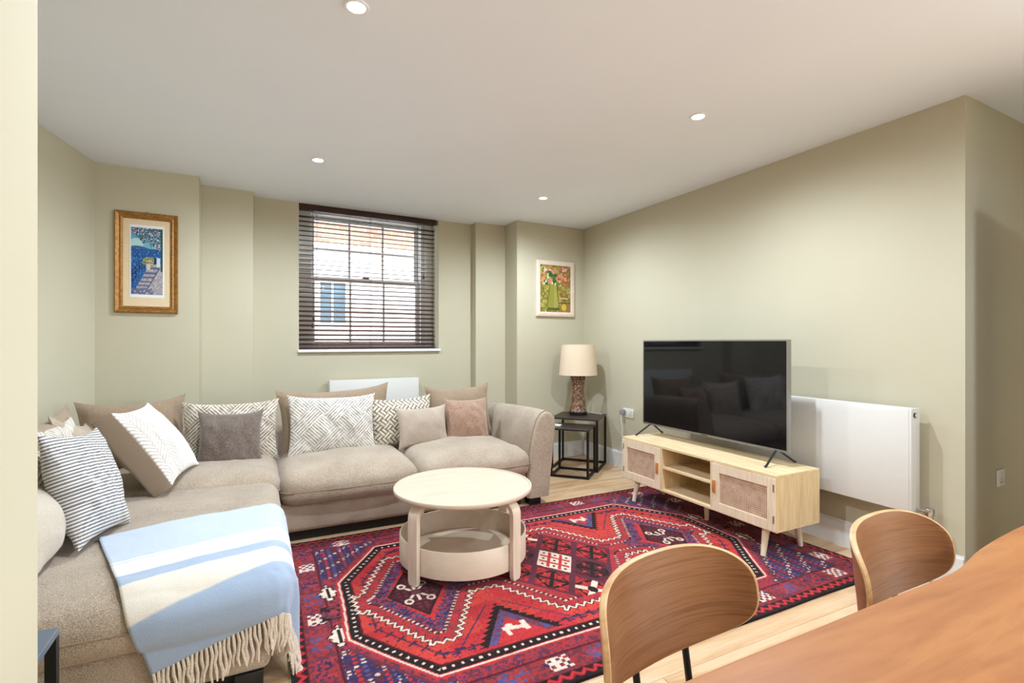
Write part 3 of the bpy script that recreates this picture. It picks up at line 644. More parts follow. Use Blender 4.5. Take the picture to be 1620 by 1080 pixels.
# ------------------------------------------------------------------ throw
from mathutils.bvhtree import BVHTree
CHB = BVHTree.FromPolygons([v.co[:] for v in chaise.data.vertices], [p.vertices[:] for p in chaise.data.polygons]); CHO = Vector(chaise.location) + Vector(sofa.location)
TH0 = Vector((-0.55, 2.52)); ang = R(17.5); TW, TL = 0.84, 0.86
YF, XR, ZT, RR = 2.03, 0.045, 0.422, 0.085           # where the cushion turns over: front, right, top height, edge radius
def turn(ex):
    """outward, down for arc length ex past the start of the rounded edge"""
    q = RR * math.pi / 2
    if ex <= 0: return 0.0, 0.0
    if ex < q: a = ex / RR; return RR * math.sin(a), RR * (1 - math.cos(a))
    return RR + 0.004, RR + (ex - q)
def drape(p, q):
    fx = TH0.x + p * TW * math.cos(ang) + q * TL * math.sin(ang); fy = TH0.y + p * TW * math.sin(ang) - q * TL * math.cos(ang)
    ex, ey = fx - XR, YF - fy
    z = ZT + 0.012 * max(0, 1 - ((fx + .34) / .5) ** 2)
    if ex > 0 and ey > 0:
        d = math.hypot(ex, ey); o_, dn = turn(d); a = math.atan2(ey, ex); w = 0.012 * math.sin(a * 8) * min(1, dn / .15)
        x, y_ = XR + (o_ + w) * math.cos(a), YF - (o_ + w) * math.sin(a); z -= dn
    elif ex > 0:
        o_, dn = turn(ex); x, y_ = XR + o_, fy; z -= dn
    elif ey > 0:
        o_, dn = turn(ey); x, y_ = fx, YF - o_ - 0.012 * max(0, math.sin(min(math.pi, dn / 0.2 * math.pi))); z -= dn
    else: x, y_ = fx, fy
    z += 0.003 * mnoise.noise(Vector((fx * 9, fy * 9, 1))) + 0.0015 * mnoise.noise(Vector((fx * 30, fy * 30, 5)))
    z = max(z, 0.012); p3 = Vector((x, y_, z))
    for _ in range(2):
        loc, nrm, _i, dist = CHB.find_nearest(p3 - CHO)
        if loc is not None and (p3 - CHO - loc).dot(nrm) < 0.011: p3 = loc + nrm * 0.012 + CHO
    return p3[:]
thr = empty('throw_blanket', (-0.2, 2.3, 0.42)); tag(thr, 'pale blue and white striped wool throw with cream fringe over the chaise', 'blanket')
nu, nv = 90, 110
P = np.array([[drape(i / (nu - 1), j / (nv - 1)) for j in range(nv)] for i in range(nu)]); P = np.concatenate([P, P[:, ::-1] - np.array([0, 0, 0.0])], 1) if False else P
qq = np.linspace(0, 1, nv)[None, :] * TL * np.ones((nu, 1)); lb, bb, wh, cm = lin_np((190, 202, 220)), lin_np((160, 176, 198)), lin_np((230, 226, 224)), lin_np((224, 215, 200))
cols = np.zeros((nu, nv, 3)); cols[:] = lb
for a, b, c in ((0.335, 0.348, wh), (0.36, 0.475, wh), (0.475, 0.55, bb), (0.55, 0.675, cm), (0.675, 0.9, bb)): cols[(qq >= a) & (qq < b)] = c
P -= np.array(thr.location[:])
me = gridmesh('cloth', P); setcol(me, cols.reshape(-1, 3)); cl = meshobj('cloth', me, M['throw'], thr, True)
so = cl.modifiers.new('thickness', 'SOLIDIFY'); so.thickness = 0.005; so.offset = 1
for i in range(62):
    p = (i + 0.5) / 62; a = Vector(drape(p, 1.0)); b = Vector(drape(p, 0.985)); out = (a - b).normalized()
    pts = [a - out * 0.004]; L = 0.10 + 0.03 * random.random(); jx, jy = random.uniform(-.012, .012), random.uniform(-.008, .008)
    hor = Vector((out.x, out.y, 0)) * 0.02
    fall = min(L, max(0.02, a.z - 0.012))
    for k in range(1, 5): f = k / 4; pts.append(a + hor * f * (1 - f * .4) + Vector((jx * f * f + .004 * math.sin(k * 2 + i), jy * f * f - 0.006 * f, -fall * f)))
    pts = [q_ - Vector(thr.location) for q_ in pts]
    obj('tassel', tube(bmesh.new(), pts, 0.004, 6, radii=[0.0045, 0.0055, 0.005, 0.0055, 0.003]), M['tassel'], thr, 60)

# ------------------------------------------------------------------ round coffee table
ct = empty('round_coffee_table', (1.006, 2.595, 0.0138)); tag(ct, 'round pale birch coffee table with open drum tray between bent legs', 'coffee table')
obj('tabletop', lathe(bmesh.new(), [(0.02, 0.388), (0.352, 0.388), (0.364, 0.392), (0.370, 0.400), (0.370, 0.412), (0.368, 0.4155), (0.360, 0.4155), (0.357, 0.410), (0.30, 0.409), (0.02, 0.409)], 96), M['birch'], ct, 40)
bm = lathe(bmesh.new(), [(0.334, 0.045), (0.338, 0.047), (0.338, 0.178), (0.3365, 0.180), (0.332, 0.180), (0.330, 0.178), (0.330, 0.062)], 96, cap=False)
tr = obj('tray', bm, M['birch'], ct, 40)
obj('tray_floor', lathe(bmesh.new(), [(0.02, 0.048), (0.332, 0.048), (0.332, 0.064), (0.02, 0.064)], 96), M['birch'], tr, 40)
pth = [(0.352, 0.0), (0.352, 0.3)] + [(0.352 - 0.055 * (1 - math.cos(R(a))), 0.322 + 0.055 * math.sin(R(a))) for a in range(0, 91, 15)] + [(0.21, 0.377)]
for k in range(4):
    a = R(206 + 90 * k); bm = bmesh.new(); th, hw = 0.011, 0.031; rings = []
    for i, (r_, z) in enumerate(pth):
        p0, p1 = pth[max(0, i - 1)], pth[min(len(pth) - 1, i + 1)]; d = Vector((p1[0] - p0[0], p1[1] - p0[1])).normalized(); n_ = Vector((d.y, -d.x))
        for_w = hw * (0.72 if i == 0 else 1)
        rings.append([bm.verts.new(Vector((r_ + n_.x * s * th, t_ * for_w, z + n_.y * s * th))) for s, t_ in ((-1, -1), (1, -1), (1, 1), (-1, 1))])
    # rounded foot
    f0 = [bm.verts.new(Vector((r_v.co.x, r_v.co.y / 0.72, 0.02))) for r_v in rings[0]]; rings.insert(1, f0)
    for A_, B_ in zip(rings, rings[1:]):
        for i in range(4): bm.faces.new((A_[i], A_[(i + 1) % 4], B_[(i + 1) % 4], B_[i]))
    bm.faces.new(rings[0][::-1]); bm.faces.new(rings[-1])
    bmesh.ops.bevel(bm, geom=[e for e in bm.edges if e.calc_face_angle(0) > 0.6 and e.calc_length() > 0.0], offset=0.003, segments=2, affect='EDGES')
    l = obj('leg', bm, M['birch_z'], ct, 40); l.rotation_euler = (0, 0, a)

# ------------------------------------------------------------------ television unit
un = empty('television_unit', (2.685, 2.465, 0.0138)); tag(un, 'pale oak television unit with two cane doors and splayed legs', 'tv unit')
ZB, ZU = 0.155, 0.465; HL = 0.645; D0, D1 = -0.185, 0.185; th = 0.016
obj('top_panel', B(D0, D1, -HL, HL, ZU - th, ZU, bev=0.0015, seg=1), M['oak'], un); obj('bottom_panel', B(D0, D1, -HL, HL, ZB, ZB + th, bev=0.0015, seg=1), M['oak'], un)
for s in (-1, 1): obj('side_panel', B(D0, D1, s * HL - (th if s > 0 else 0), s * HL + (th if s < 0 else 0), ZB + th, ZU - th), M['oak_z'], un)
for yy in (-0.205, 0.230): obj('divider', B(D0, D1 - .006, yy - th / 2, yy + th / 2, ZB + th, ZU - th), M['oak_z'], un)
obj('back_panel', B(D1 - 0.006, D1, -HL + th, HL - th, ZB + th, ZU - th), M['oak'], un)
obj('shelf', B(D0 + .004, D1 - .006, -0.197, 0.222, 0.312, 0.326), M['oak'], un)
t = NT('cane_weave'); vec = t.coord((1, 1, 1)); cl2 = []
for d_ in ('Y', 'Z'):
    wv = t.n('ShaderNodeTexWave', bands_direction=d_); wv.inputs['Scale'].default_value = 27; wv.inputs['Distortion'].default_value = 0.8; wv.inputs['Detail'].default_value = 1; t.l(vec, wv.inputs['Vector']); cl2.append(wv.outputs['Fac'])
nz = t.n('ShaderNodeTexNoise'); nz.inputs['Scale'].default_value = 1; t.l(t.coord((1, 25, 25)), nz.inputs['Vector'])
mx = t.n('ShaderNodeMath', operation='MAXIMUM'); t.l(cl2[0], mx.inputs[0]); t.l(cl2[1], mx.inputs[1]); m2 = t.n('ShaderNodeMath', operation='MULTIPLY_ADD'); m2.inputs[1].default_value = 0.55; t.l(mx.outputs[0], m2.inputs[0]); nm = t.n('ShaderNodeMath', operation='MULTIPLY'); nm.inputs[1].default_value = 0.45; t.l(nz.outputs['Fac'], nm.inputs[0]); t.l(nm.outputs[0], m2.inputs[2])
t.l(t.ramp(m2.outputs[0], [(0.30, lin((150, 112, 86))), (0.6, lin((192, 160, 132))), (0.78, lin((216, 192, 166)))]), t.b.inputs['Base Color']); t.b.inputs['Roughness'].default_value = 0.8; t.bump(mx.outputs[0], 0.5, 0.003)
M['cane'] = t.m
for (a, b, hy, hinge) in ((0.240, 0.642, 0.262, 0.625), (-0.642, -0.215, -0.232, -0.63)):
    dr = empty('door', (0, 0, 0), 0, un); z0, z1 = ZB + 0.005, ZU - 0.018; fw = 0.052
    bm = bmesh.new(); x0, x1 = D0 - 0.004, D0 + 0.012
    box(bm, x0, x1, a, a + fw, z0, z1, bev=.001, seg=1); box(bm, x0, x1, b - fw, b, z0, z1, bev=.001, seg=1); box(bm, x0, x1, a + fw, b - fw, z0, z0 + fw); box(bm, x0, x1, a + fw, b - fw, z1 - fw, z1)
    obj('door_frame', bm, M['leg_ash'], dr)
    obj('cane_panel', B(D0 + 0.004, D0 + 0.008, a + fw, b - fw, z0 + fw, z1 - fw), M['cane'], dr)
    obj('leather_pull', B(x0 - 0.012, x0, hy - 0.009, hy + 0.009, 0.27, 0.345, bev=0.003), M['leather'], dr)
    for zz in (0.205, 0.375): obj('hinge', B(x0 - 0.002, x0, hinge - 0.004, hinge + 0.004, zz, zz + 0.04), M['silver'], dr)
def taper_leg(x, y_, dx, dy):
    bm = bmesh.new(); tube(bm, [(x, y_, ZB), (x + dx * .5, y_ + dy * .5, ZB / 2), (x + dx, y_ + dy, 0)], .02, 20, radii=[0.021, 0.0175, 0.0135])
    obj('leg', bm, M['leg_ash'], un, 50)
taper_leg(-0.14, -0.55, -0.03, -0.002); taper_leg(-0.14, 0.52, -0.03, 0.012); taper_leg(0.12, -0.55, 0.035, -0.002); taper_leg(0.12, 0.55, 0.035, 0.02); taper_leg(-0.0, 0.0, 0.0, 0.0)

# ------------------------------------------------------------------ television
tv = empty('television', (2.735, 2.52, 0.4795)); tag(tv, 'large black flat television with thin silver bezel on the oak unit', 'television')
y0, y1, z0, z1 = -0.612, 0.612, 0.08, 0.732
bm = bmesh.new(); b_ = 0.009
box(bm, -0.016, 0.012, y0, y0 + b_, z0, z1); box(bm, -0.016, 0.012, y1 - b_, y1, z0, z1); box(bm, -0.016, 0.012, y0 + b_, y1 - b_, z1 - b_, z1); box(bm, -0.016, 0.012, y0 + b_, y1 - b_, z0, z0 + 0.013)
obj('bezel', bm, M['silver'], tv)
t = NT('screen_glass'); t.b.inputs['Base Color'].default_value = (0.004, 0.004, 0.005, 1); t.b.inputs['Roughness'].default_value = 0.045; t.b.inputs['Specular IOR Level'].default_value = 0.45
nz = t.n('ShaderNodeTexNoise'); nz.inputs['Scale'].default_value = 900; t.l(t.coord(), nz.inputs['Vector']); t.l(t.ramp(nz.outputs['Fac'], [(0, (0.003, 0.003, 0.004)), (1, (0.006, 0.006, 0.007))]), t.b.inputs['Base Color']); M['screen'] = t.m
obj('screen', B(-0.014, 0.0, y0 + b_, y1 - b_, z0 + 0.013, z1 - b_), M['screen'], tv)
obj('back_shell', B(0.001, 0.05, y0 + 0.02, y1 - 0.02, z0 + 0.02, z1 - 0.02, bev=0.012), M['black_plastic'], tv)
for yy, d in ((-0.535, -0.02), (0.535, 0.02)):
    f = empty('foot', (0, yy, 0), 0, tv)
    for sx in (-1, 1): obj('foot_bar', tube(bmesh.new(), [(0, 0, 0.088), (sx * 0.02, 0, 0.078), (sx * 0.125, d, 0.008), (sx * 0.135, d, 0.006)], 0.0065, 8), M['gunmetal'], f, 60)
obj('logo_bar', B(-0.0165, -0.016, -0.03, 0.03, z0 + 0.003, z0 + 0.008), M['gunmetal'], tv)

# ------------------------------------------------------------------ radiators
def radiator(name, label, loc, rz, L, z0, z1, valve=True):
    r_ = empty(name, loc, rz); tag(r_, label, 'radiator')
    obj('front_panel', B(0.012, L - 0.012, -0.10, -0.085, z0, z1, bev=0.004), M['radiator'], r_); obj('rear_panel', B(0.012, L - 0.012, -0.03, -0.02, z0 + .01, z1 - .01, bev=0.003), M['radiator'], r_)
    obj('top_grille', B(0.012, L - 0.012, -0.0845, -0.0305, z1 - 0.012, z1 - 0.003), M['radiator'], r_)
    for x in (0, L - 0.012): obj('side_panel', B(x, x + 0.012, -0.099, -0.021, z0 + .003, z1 - .001, bev=0.002), M['radiator'], r_)
    for x in (0.12, L - 0.12): obj('bracket', B(x - .02, x + .02, -0.0195, -0.0005, z0 + 0.05, z1 - 0.05), M['radiator'], r_)
    return r_
rr = radiator('panel_radiator', 'long white panel radiator on the right wall behind the television unit', (TVX(1.41) - 0.001, 1.41 + 1.5, 0), R(-90 - 0.87), 1.5, 0.33, 0.86)
# local x runs back toward the camera here, so the near end is at x = L
o = obj('air_vent', tube(bmesh.new(), [(1.5, -0.07, 0.825), (1.506, -0.07, 0.825)], 0.012, 18), M['black_plastic'], rr); o2 = obj('vent_plug', tube(bmesh.new(), [(1.5055, -0.07, 0.825), (1.508, -0.07, 0.825)], 0.0085, 18), M['radiator'], o)
v = obj('valve', lathe(bmesh.new(), [(0.012, 0.28), (0.015, 0.285), (0.015, 0.325), (0.02, 0.33), (0.022, 0.34), (0.022, 0.362), (0.02, 0.366), (0.012, 0.368)], 20, (1.56, -0.055)), M['chrome'], rr); obj('pipe', tube(bmesh.new(), [(1.56, -0.055, 0.003), (1.56, -0.055, 0.285)], 0.0075, 12), M['chrome'], v); obj('tail_pipe', tube(bmesh.new(), [(1.49, -0.055, 0.345), (1.55, -0.055, 0.345)], 0.008, 12), M['chrome'], v)
radiator('panel_radiator', 'white panel radiator below the window, behind the sofa cushions', (0.573, WB(0.573) - 0.001, 0), WA, 0.81, 0.36, 0.86)

# ------------------------------------------------------------------ sockets and cords
def socket(name, label, loc, rz, w=0.146, plug=False):
    s = empty(name, loc, rz); tag(s, label, 'wall socket')
    obj('face_plate', B(-w / 2, w / 2, -0.009, 0, -0.043, 0.043, bev=0.003), M['plastic'], s)
    for k in ((-0.036, 0.036) if w > .1 else (0.0,)):
        obj('rocker_switch', B(k - .007 + .012, k + .007 + .012, -0.0125, -0.009, 0.010, 0.030, bev=.001), M['plastic'], s)
        for dx, dz in ((0, -0.002), (-0.011, -0.02), (0.011, -0.02)): obj('pin_hole', B(k + dx - .004, k + dx + .004, -0.0094, -0.0089, dz - .003, dz + .003), M['black_plastic'], s)
    return s
sk = socket('double_socket', 'white double wall socket with grey plug between lamp and television', (TVX(3.80), 3.80, 0.53), R(-90.87))
sk2 = socket('wall_socket', 'white square wall socket on the return wall at the right', (3.47, 1.2485, 0.49), R(2), 0.086)
pg = empty('power_plug', (TVX(3.86) - 0.012, 3.86, 0.535)); tag(pg, 'grey plug with pale cord running from the double socket down to the floor', 'plug')
obj('plug_body', B(-0.035, 0, -0.024, 0.024, -0.025, 0.025, bev=0.007), plain('grey_plastic', (150, 148, 144), 0.5), pg)
obj('cord', tube(bmesh.new(), [(-0.025, 0, -0.02), (-0.035, -0.002, -0.06), (-0.03, -0.02, -0.15), (-0.02, 0.0, -0.28), (-0.03, 0.03, -0.42), (-0.05, 0.05, -0.515), (-0.06, 0.08, -0.529), (-0.045, 0.12, -0.53)], 0.0035, 8), M['cord'], pg, 60)

# ------------------------------------------------------------------ nesting tables and lamp
def ntable(name, label, cx, cy, rz, w, d, h, bar=0.02, rails=('back', 'left', 'right'), cat='side table', group=None, top='dark_top'):
    t_ = empty(name, (cx, cy, 0.001), rz); tag(t_, label, cat, group); hw, hd = w / 2, d / 2
    obj('tabletop', B(-hw, hw, -hd, hd, h - 0.018, h, bev=0.0015, seg=1), M[top], t_)
    for sx in (-1, 1):
        for sy in (-1, 1):
            x0, y0 = (hw - bar if sx > 0 else -hw), (hd - bar if sy > 0 else -hd); obj('leg', B(x0, x0 + bar, y0, y0 + bar, 0, h - 0.018), M['black_metal'], t_)
    if 'back' in rails: obj('floor_rail', B(-hw + bar, hw - bar, hd - bar, hd, 0, bar), M['black_metal'], t_)
    if 'front' in rails: obj('floor_rail', B(-hw + bar, hw - bar, -hd, -hd + bar, 0, bar), M['black_metal'], t_)
    if 'left' in rails: obj('floor_rail', B(-hw, -hw + bar, -hd + bar, hd - bar, 0, bar), M['black_metal'], t_)
    if 'right' in rails: obj('floor_rail', B(hw - bar, hw, -hd + bar, hd - bar, 0, bar), M['black_metal'], t_)
    return t_
M['dark_top'] = wood('dark_stained_top', [(38, 30, 27), (56, 46, 42), (66, 55, 50)], 'x', 5, 8, 0.38)
ntable('nesting_table', 'taller black framed nesting table carrying the lamp', 2.795, 4.13, R(-48), 0.45, 0.40, 0.486)
ntable('nesting_table', 'lower black framed nesting table pulled out beside the sofa arm', 2.575, 3.90, R(-47), 0.35, 0.31, 0.432, rails=('front', 'left', 'right', 'back'))
pad = tag(obj('notepad', B(-0.05, 0.05, -0.03, 0.03, 0, 0.014, bev=0.003), M['plastic']), 'small flat white pad lying on the lower nesting table', 'pad'); place(pad, (2.44, 3.98, 0.434), -47, 0)
lm = empty('table_lamp', (2.83, 4.2, 0.488)); tag(lm, 'table lamp with woven rattan hourglass base and cream drum shade', 'lamp')
def lr(z):
    f = z / 0.385; return 0.052 + 0.034 * (abs(f - 0.60) / 0.60) ** 1.4 * (1.0 if f < 0.6 else 1.15)
n = 72; bm = bmesh.new(); rings = []
nz_ = 56
for j in range(nz_ + 1):
    z = 0.024 + 0.361 * j / nz_; rw = []
    for i in range(n):
        a = 2 * math.pi * i / n; bumpy = 0.0035 * math.sin(a * 18 + (math.pi if j % 2 else 0)) + 0.0015 * mnoise.noise(Vector((a * 9, j * 2.1, 0)))
        rw.append(bm.verts.new(((lr(z) + bumpy) * math.cos(a), (lr(z) + bumpy) * math.sin(a), z)))
    rings.append(rw)
for A_, B_ in zip(rings, rings[1:]):
    for i in range(n): bm.faces.new((A_[i], A_[(i + 1) % n], B_[(i + 1) % n], B_[i]))
bm.faces.new(rings[0][::-1]); bm.faces.new(rings[-1])
t = NT('rattan'); vo = t.n('ShaderNodeTexVoronoi'); vo.inputs['Scale'].default_value = 120; t.l(t.coord((1, 1, 1.6)), vo.inputs['Vector'])
t.l(t.ramp(vo.outputs['Color'], [(0.2, lin((70, 42, 28))), (0.5, lin((128, 88, 64))), (0.8, lin((206, 172, 142)))]), t.b.inputs['Base Color']); t.b.inputs['Roughness'].default_value = 0.75; t.bump(vo.outputs['Distance'], 0.5, 0.004); M['rattan'] = t.m
obj('lamp_base', bm, M['rattan'], lm, 60)
obj('foot_ring', lathe(bmesh.new(), [(0.084, 0.0), (0.088, 0.004), (0.088, 0.026), (0.084, 0.03)], 40), M['black_metal'], lm)
obj('stem', tube(bmesh.new(), [(0, 0, 0.38), (0, 0, 0.60)], 0.008, 12), M['chrome'], lm)
sh = obj('lamp_shade', lathe(bmesh.new(), [(0.187, 0.385), (0.161, 0.683), (0.159, 0.683), (0.185, 0.385)], 64, cap=False), fabric('cream_shade', (232, 212, 186), (222, 200, 172), 700, 0.9, 0.1, 0.05), lm, 60)
bm = sh.data
for r_, z in ((0.1865, 0.387), (0.1612, 0.681)): obj('shade_ring', tube(bmesh.new(), [(r_ * math.cos(2 * math.pi * i / 48), r_ * math.sin(2 * math.pi * i / 48), z) for i in range(48)], 0.0018, 6, closed=True), M['tassel'], sh, 60)
bm = bmesh.new()
for k in range(3): tube(bm, [(0, 0, 0.672), (0.159 * math.cos(k * 2.094), 0.159 * math.sin(k * 2.094), 0.68)], 0.002, 6)
obj('spider', bm, M['chrome'], lm)
obj('lamp_cord', tube(bmesh.new(), [(0.085, 0.02, 0.012), (0.12, -0.03, 0.02), (0.16, -0.08, 0.006), (0.2, -0.12, 0.004)], 0.003, 8), M['cord'], lm, 60)
M['reflection_top'] = plain('painted_reflection_top', (96, 108, 122), 0.3, var=0.05)  # bluish reflection on the black top, put into its base colour
# dark table in the left foreground, behind the near wall
ntable('black_side_table', 'black metal side table at the bottom left, by the near wall', -0.65, 1.42, 0, 0.44, 0.40, 0.50, 0.022, ('front', 'back', 'left', 'right'), top='reflection_top')

# ------------------------------------------------------------------ pictures
def frame(parent, w, h, fw, dp, mat, lip):
    prof = lip
    for k, (ln, a) in enumerate(((w, 0), (h, 90), (w, 180), (h, 270))):
        bm = bmesh.new(); rings = []
        for sx in (-1, 1):
            rings.append([bm.verts.new((sx * (ln / 2 - u * fw), -t_ * dp, -((h if k % 2 == 0 else w) / 2) + u * fw)) for u, t_ in prof])
        m_ = len(prof)
        for i in range(m_): bm.faces.new((rings[0][i], rings[0][(i + 1) % m_], rings[1][(i + 1) % m_], rings[1][i]))
        bm.faces.new(rings[0][::-1]); bm.faces.new(rings[1])
        o = obj('frame_side', bm, mat, parent); o.rotation_euler = (0, R(-a), 0)
def canvas(parent, w, h, y_, fn, nu, nv, mat):
    U, V = np.meshgrid(np.linspace(0, 1, nu), np.linspace(0, 1, nv), indexing='ij')
    P = np.stack([(U - .5) * w, np.full(U.shape, y_) - 0.0012 * vnoise(U * w, V * h, 150, 6), (V - .5) * h], -1)
    me = gridmesh('canvas', P); setcol(me, np.clip(fn(U, V), 0, 1).reshape(-1, 3)); return meshobj('canvas', me, mat, parent, True)
def lake(U, V):
    C = lin_np; n1, n2, n3 = vnoise(U, V * 2.3, 9, 61), vnoise(U, V * 2.3, 22, 62), vnoise(U, V * 2.3, 34, 63); col = np.zeros(U.shape + (3,))
    def put(m, c): col[m] = c
    def mix(a, b, f): return a[None, None] * (1 - f[..., None]) + b[None, None] * f[..., None]
    col[:] = mix(C((120, 190, 205)), C((60, 130, 170)), np.clip((V - .68) * 3, 0, 1))
    wt = V < 0.69; col[wt] = mix(C((36, 92, 158)), C((28, 70, 132)), n2)[wt]; put(wt & (n3 > .72), C((84, 144, 196)))
    glow = (np.hypot(U - .15, (V - .74) * 2.2) < .22) & (V > .69); put(glow, C((176, 214, 214)))
    hill = (V > .685) & (V < .70 + .028 * np.sin(U * 5 + .6)); put(hill, C((58, 96, 150)))
    tr = (V > 0.66 + .25 * (1 - U) ** 1.2 + .1 * (n1 - .5)) | (V > .93 + .1 * (n1 - .5)); put(tr & (n2 > .42), C((40, 70, 92))); put(tr & (n2 > .62), C((62, 112, 122))); put(tr & (n3 > .66), C((196, 150, 170))); put(tr & (n3 > .8), C((232, 216, 222))); put(tr & (n2 < .2), C((28, 40, 66)))
    pathx = .18 + .55 * np.clip(V / .45, 0, 1.25); pa = (V < .47) & (U > pathx - .15); put(pa, C((152, 148, 158))); put(pa & (n3 > .55), C((184, 176, 176))); put(pa & (U - pathx < .22) & (np.abs((V * (2.2 - V) * 9) % 1 - .5) < .2), C((96, 100, 134)))
    put((np.abs(U - pathx - .22 + .0) < .018) & (V < .4), C((70, 74, 110)))
    bush = ((U - .58) / .26) ** 2 + ((V - .50) / .07) ** 2 < 1 + .5 * (n1 - .5); put(bush, C((108, 124, 96))); put(bush & (n3 > .55), C((196, 180, 132))); put(bush & (U > .72), C((40, 54, 74)))
    put((np.abs(U - .54) < .06) & (np.abs(V - .42) < .045), C((206, 196, 178)))
    put((np.abs(U - .86) < .06) & (V > .42) & (V < .56), C((196, 214, 224))); put((U > .93) & (V > .35), C((44, 82, 78)))
    rail = .33 + .22 * U / .4
    for k in (0, -.07, -.14): put((np.abs(V - rail - k) < .006) & (U < .42), C((24, 36, 66)))
    for u_ in (.05, .14, .25): put((np.abs(U - u_) < .013) & (V < rail) & (V > rail - .22 + u_ * .3), C((24, 36, 66)))
    put((V < .1) & (n2 > .5) & (U < .7), C((104, 108, 140)))
    return col
pic = empty('framed_lake_picture', (-0.674, 4.332, 1.745), R(3.8)); tag(pic, 'tall gilt framed picture of a lakeside path on the left wall', 'painting')
M['gilt'] = plain('antique_gilt', (160, 112, 54), 0.42, 0.45, var=0.35, scale=60, bump=0.3); M['matboard'] = plain('cream_mount', (228, 206, 170), 0.9, var=0.02)
frame(pic, 0.362, 0.695, 0.046, 0.028, M['gilt'], [(0, 0), (0, 0.75), (0.12, 1.0), (0.35, 0.85), (0.55, 0.62), (0.75, 0.72), (1.0, 0.4), (1.0, 0)])
obj('mount', B(-0.137, 0.137, -0.006, -0.002, -0.304, 0.304), M['matboard'], pic)
obj('mount_lip', B(-0.0985, 0.0985, -0.0075, -0.006, -0.240, 0.262), M['white'], pic)
o = canvas(pic, 0.180, 0.462, -0.008, lake, 80, 190, M['paint']); o.location.z = 0.012
obj('hanger', tube(bmesh.new(), [(-0.012, -0.004, 0.348), (-0.006, -0.004, 0.356), (0.006, -0.004, 0.356), (0.012, -0.004, 0.348)], 0.002, 6), M['gilt'], pic)
def vase(U, V):
    C = lin_np; n1, n2, n3 = vnoise(U, V * 1.25, 7, 81), vnoise(U, V * 1.25, 15, 82), vnoise(U, V * 1.25, 30, 83); col = np.zeros(U.shape + (3,))
    def put(m, c): col[m] = c
    col[:] = C((140, 130, 50)); put(n1 > .55, C((166, 150, 62))); put(n2 > .62, C((120, 112, 46))); put(n2 < .3, C((170, 160, 84))); put((U > .7) & (n1 > .4), C((150, 112, 64))); put(n3 > .8, C((196, 186, 120))); put((V < .16) & (n1 > .45), C((160, 112, 74)))
    put((np.abs(U - .8) < .14) & (np.abs(V - .36 - .1 * np.sin(U * 14)) < .014), C((92, 80, 36))); put((np.abs(U - .78) < .13) & (np.abs(V - .30) < .012), C((206, 196, 140))); put((U > .6) & (np.abs(V - .2) < .012), C((96, 66, 40)))
    hw = .10 + .075 * np.clip((.58 - V) / .42, 0, 1) ** 1.3 - .09 * np.clip((.13 - V) / .05, 0, 1); vs_ = (np.abs(U - .43) < hw + .03) & (V > .07) & (V < .59); put(vs_, C((102, 104, 42))); v2 = (np.abs(U - .43) < hw) & (V > .1) & (V < .59); put(v2, C((152, 146, 64))); put(v2 & (U > .45) & (n1 > .4), C((168, 160, 80))); put((np.abs(U - .45) < .2) & (V > .045) & (V < .09) , C((70, 92, 44)))
    lm_ = np.hypot(U - .78, (V - .11) * 1.1) ; put(lm_ < .1, C((110, 92, 40))); put(lm_ < .085, C((206, 180, 64)))
    r = np.random.default_rng(5)
    for k in range(70):
        a, b = r.uniform(.08, .92), .60 + .36 * r.random() ** .8; s = r.uniform(.022, .055)
        c = [(196, 112, 84), (214, 150, 116), (184, 84, 70), (226, 206, 170), (150, 148, 60), (206, 180, 110)][r.integers(6)]
        put(np.hypot(U - a, (V - b) * 1.2) < s * (.7 + .6 * n3), C(c))
    for a, b, s in ((.36, .80, .075), (.33, .84, .05), (.50, .78, .06), (.47, .66, .065), (.46, .71, .045), (.22, .62, .05), (.15, .66, .03), (.58, .64, .03)): put(np.hypot(U - a, (V - b) * 1.2) < s * (.6 + .7 * n3), C((36, 104, 52)))
    for a, b, s in ((.34, .70, .06), (.37, .63, .03), (.28, .92, .04), (.66, .78, .07), (.75, .95, .05), (.5, .88, .045)): put(np.hypot(U - a, (V - b) * 1.2) < s * (.6 + .7 * n3), C((214, 138, 118)))
    for a, b in ((.2, .65), (.4, .62), (.5, .605), (.33, .9), (.14, .6)): put(np.hypot(U - a, V - b) < .022, C((240, 232, 206)))
    return col
pic2 = empty('framed_flower_painting', (2.768, 4.5345, 1.742), R(2.6)); tag(pic2, 'small cream framed painting of flowers in a green vase near the corner', 'painting')
M['cream_frame'] = plain('cream_frame', (232, 214, 196), 0.55, var=0.05, scale=30)
frame(pic2, 0.47, 0.57, 0.045, 0.024, M['cream_frame'], [(0, 0), (0, 0.9), (0.1, 1.0), (0.85, 1.0), (1.0, 0.85), (1.0, 0)])
canvas(pic2, 0.382, 0.482, -0.010, vase, 110, 140, M['paint']); obj('backing', B(-0.2, 0.2, -0.008, -0.002, -0.25, 0.25), M['matboard'], pic2)

# ------------------------------------------------------------------ dining table and chairs
dt = empty('dining_table', (1.25, 0.05, 0.001)); tag(dt, 'warm brown live edge wooden dining table in the right foreground', 'dining table')
far = [(0.30, 0.47), (0.36, 0.500), (0.5, 0.508), (0.8, 0.508), (1.0, 0.511), (1.15, 0.508), (1.24, 0.512), (1.31, 0.524), (1.38, 0.538), (1.5, 0.552), (1.7, 0.566), (1.9, 0.560), (2.1, 0.535), (2.2, 0.50), (2.24, 0.44)]
near = [(2.25, -0.36), (2.18, -0.40), (1.7, -0.42), (1.2, -0.40), (0.7, -0.43), (0.38, -0.41), (0.30, -0.36)]
out = far[::-1] + near[::-1]
out = [(x - 1.25, y_ - 0.05) for x, y_ in out]
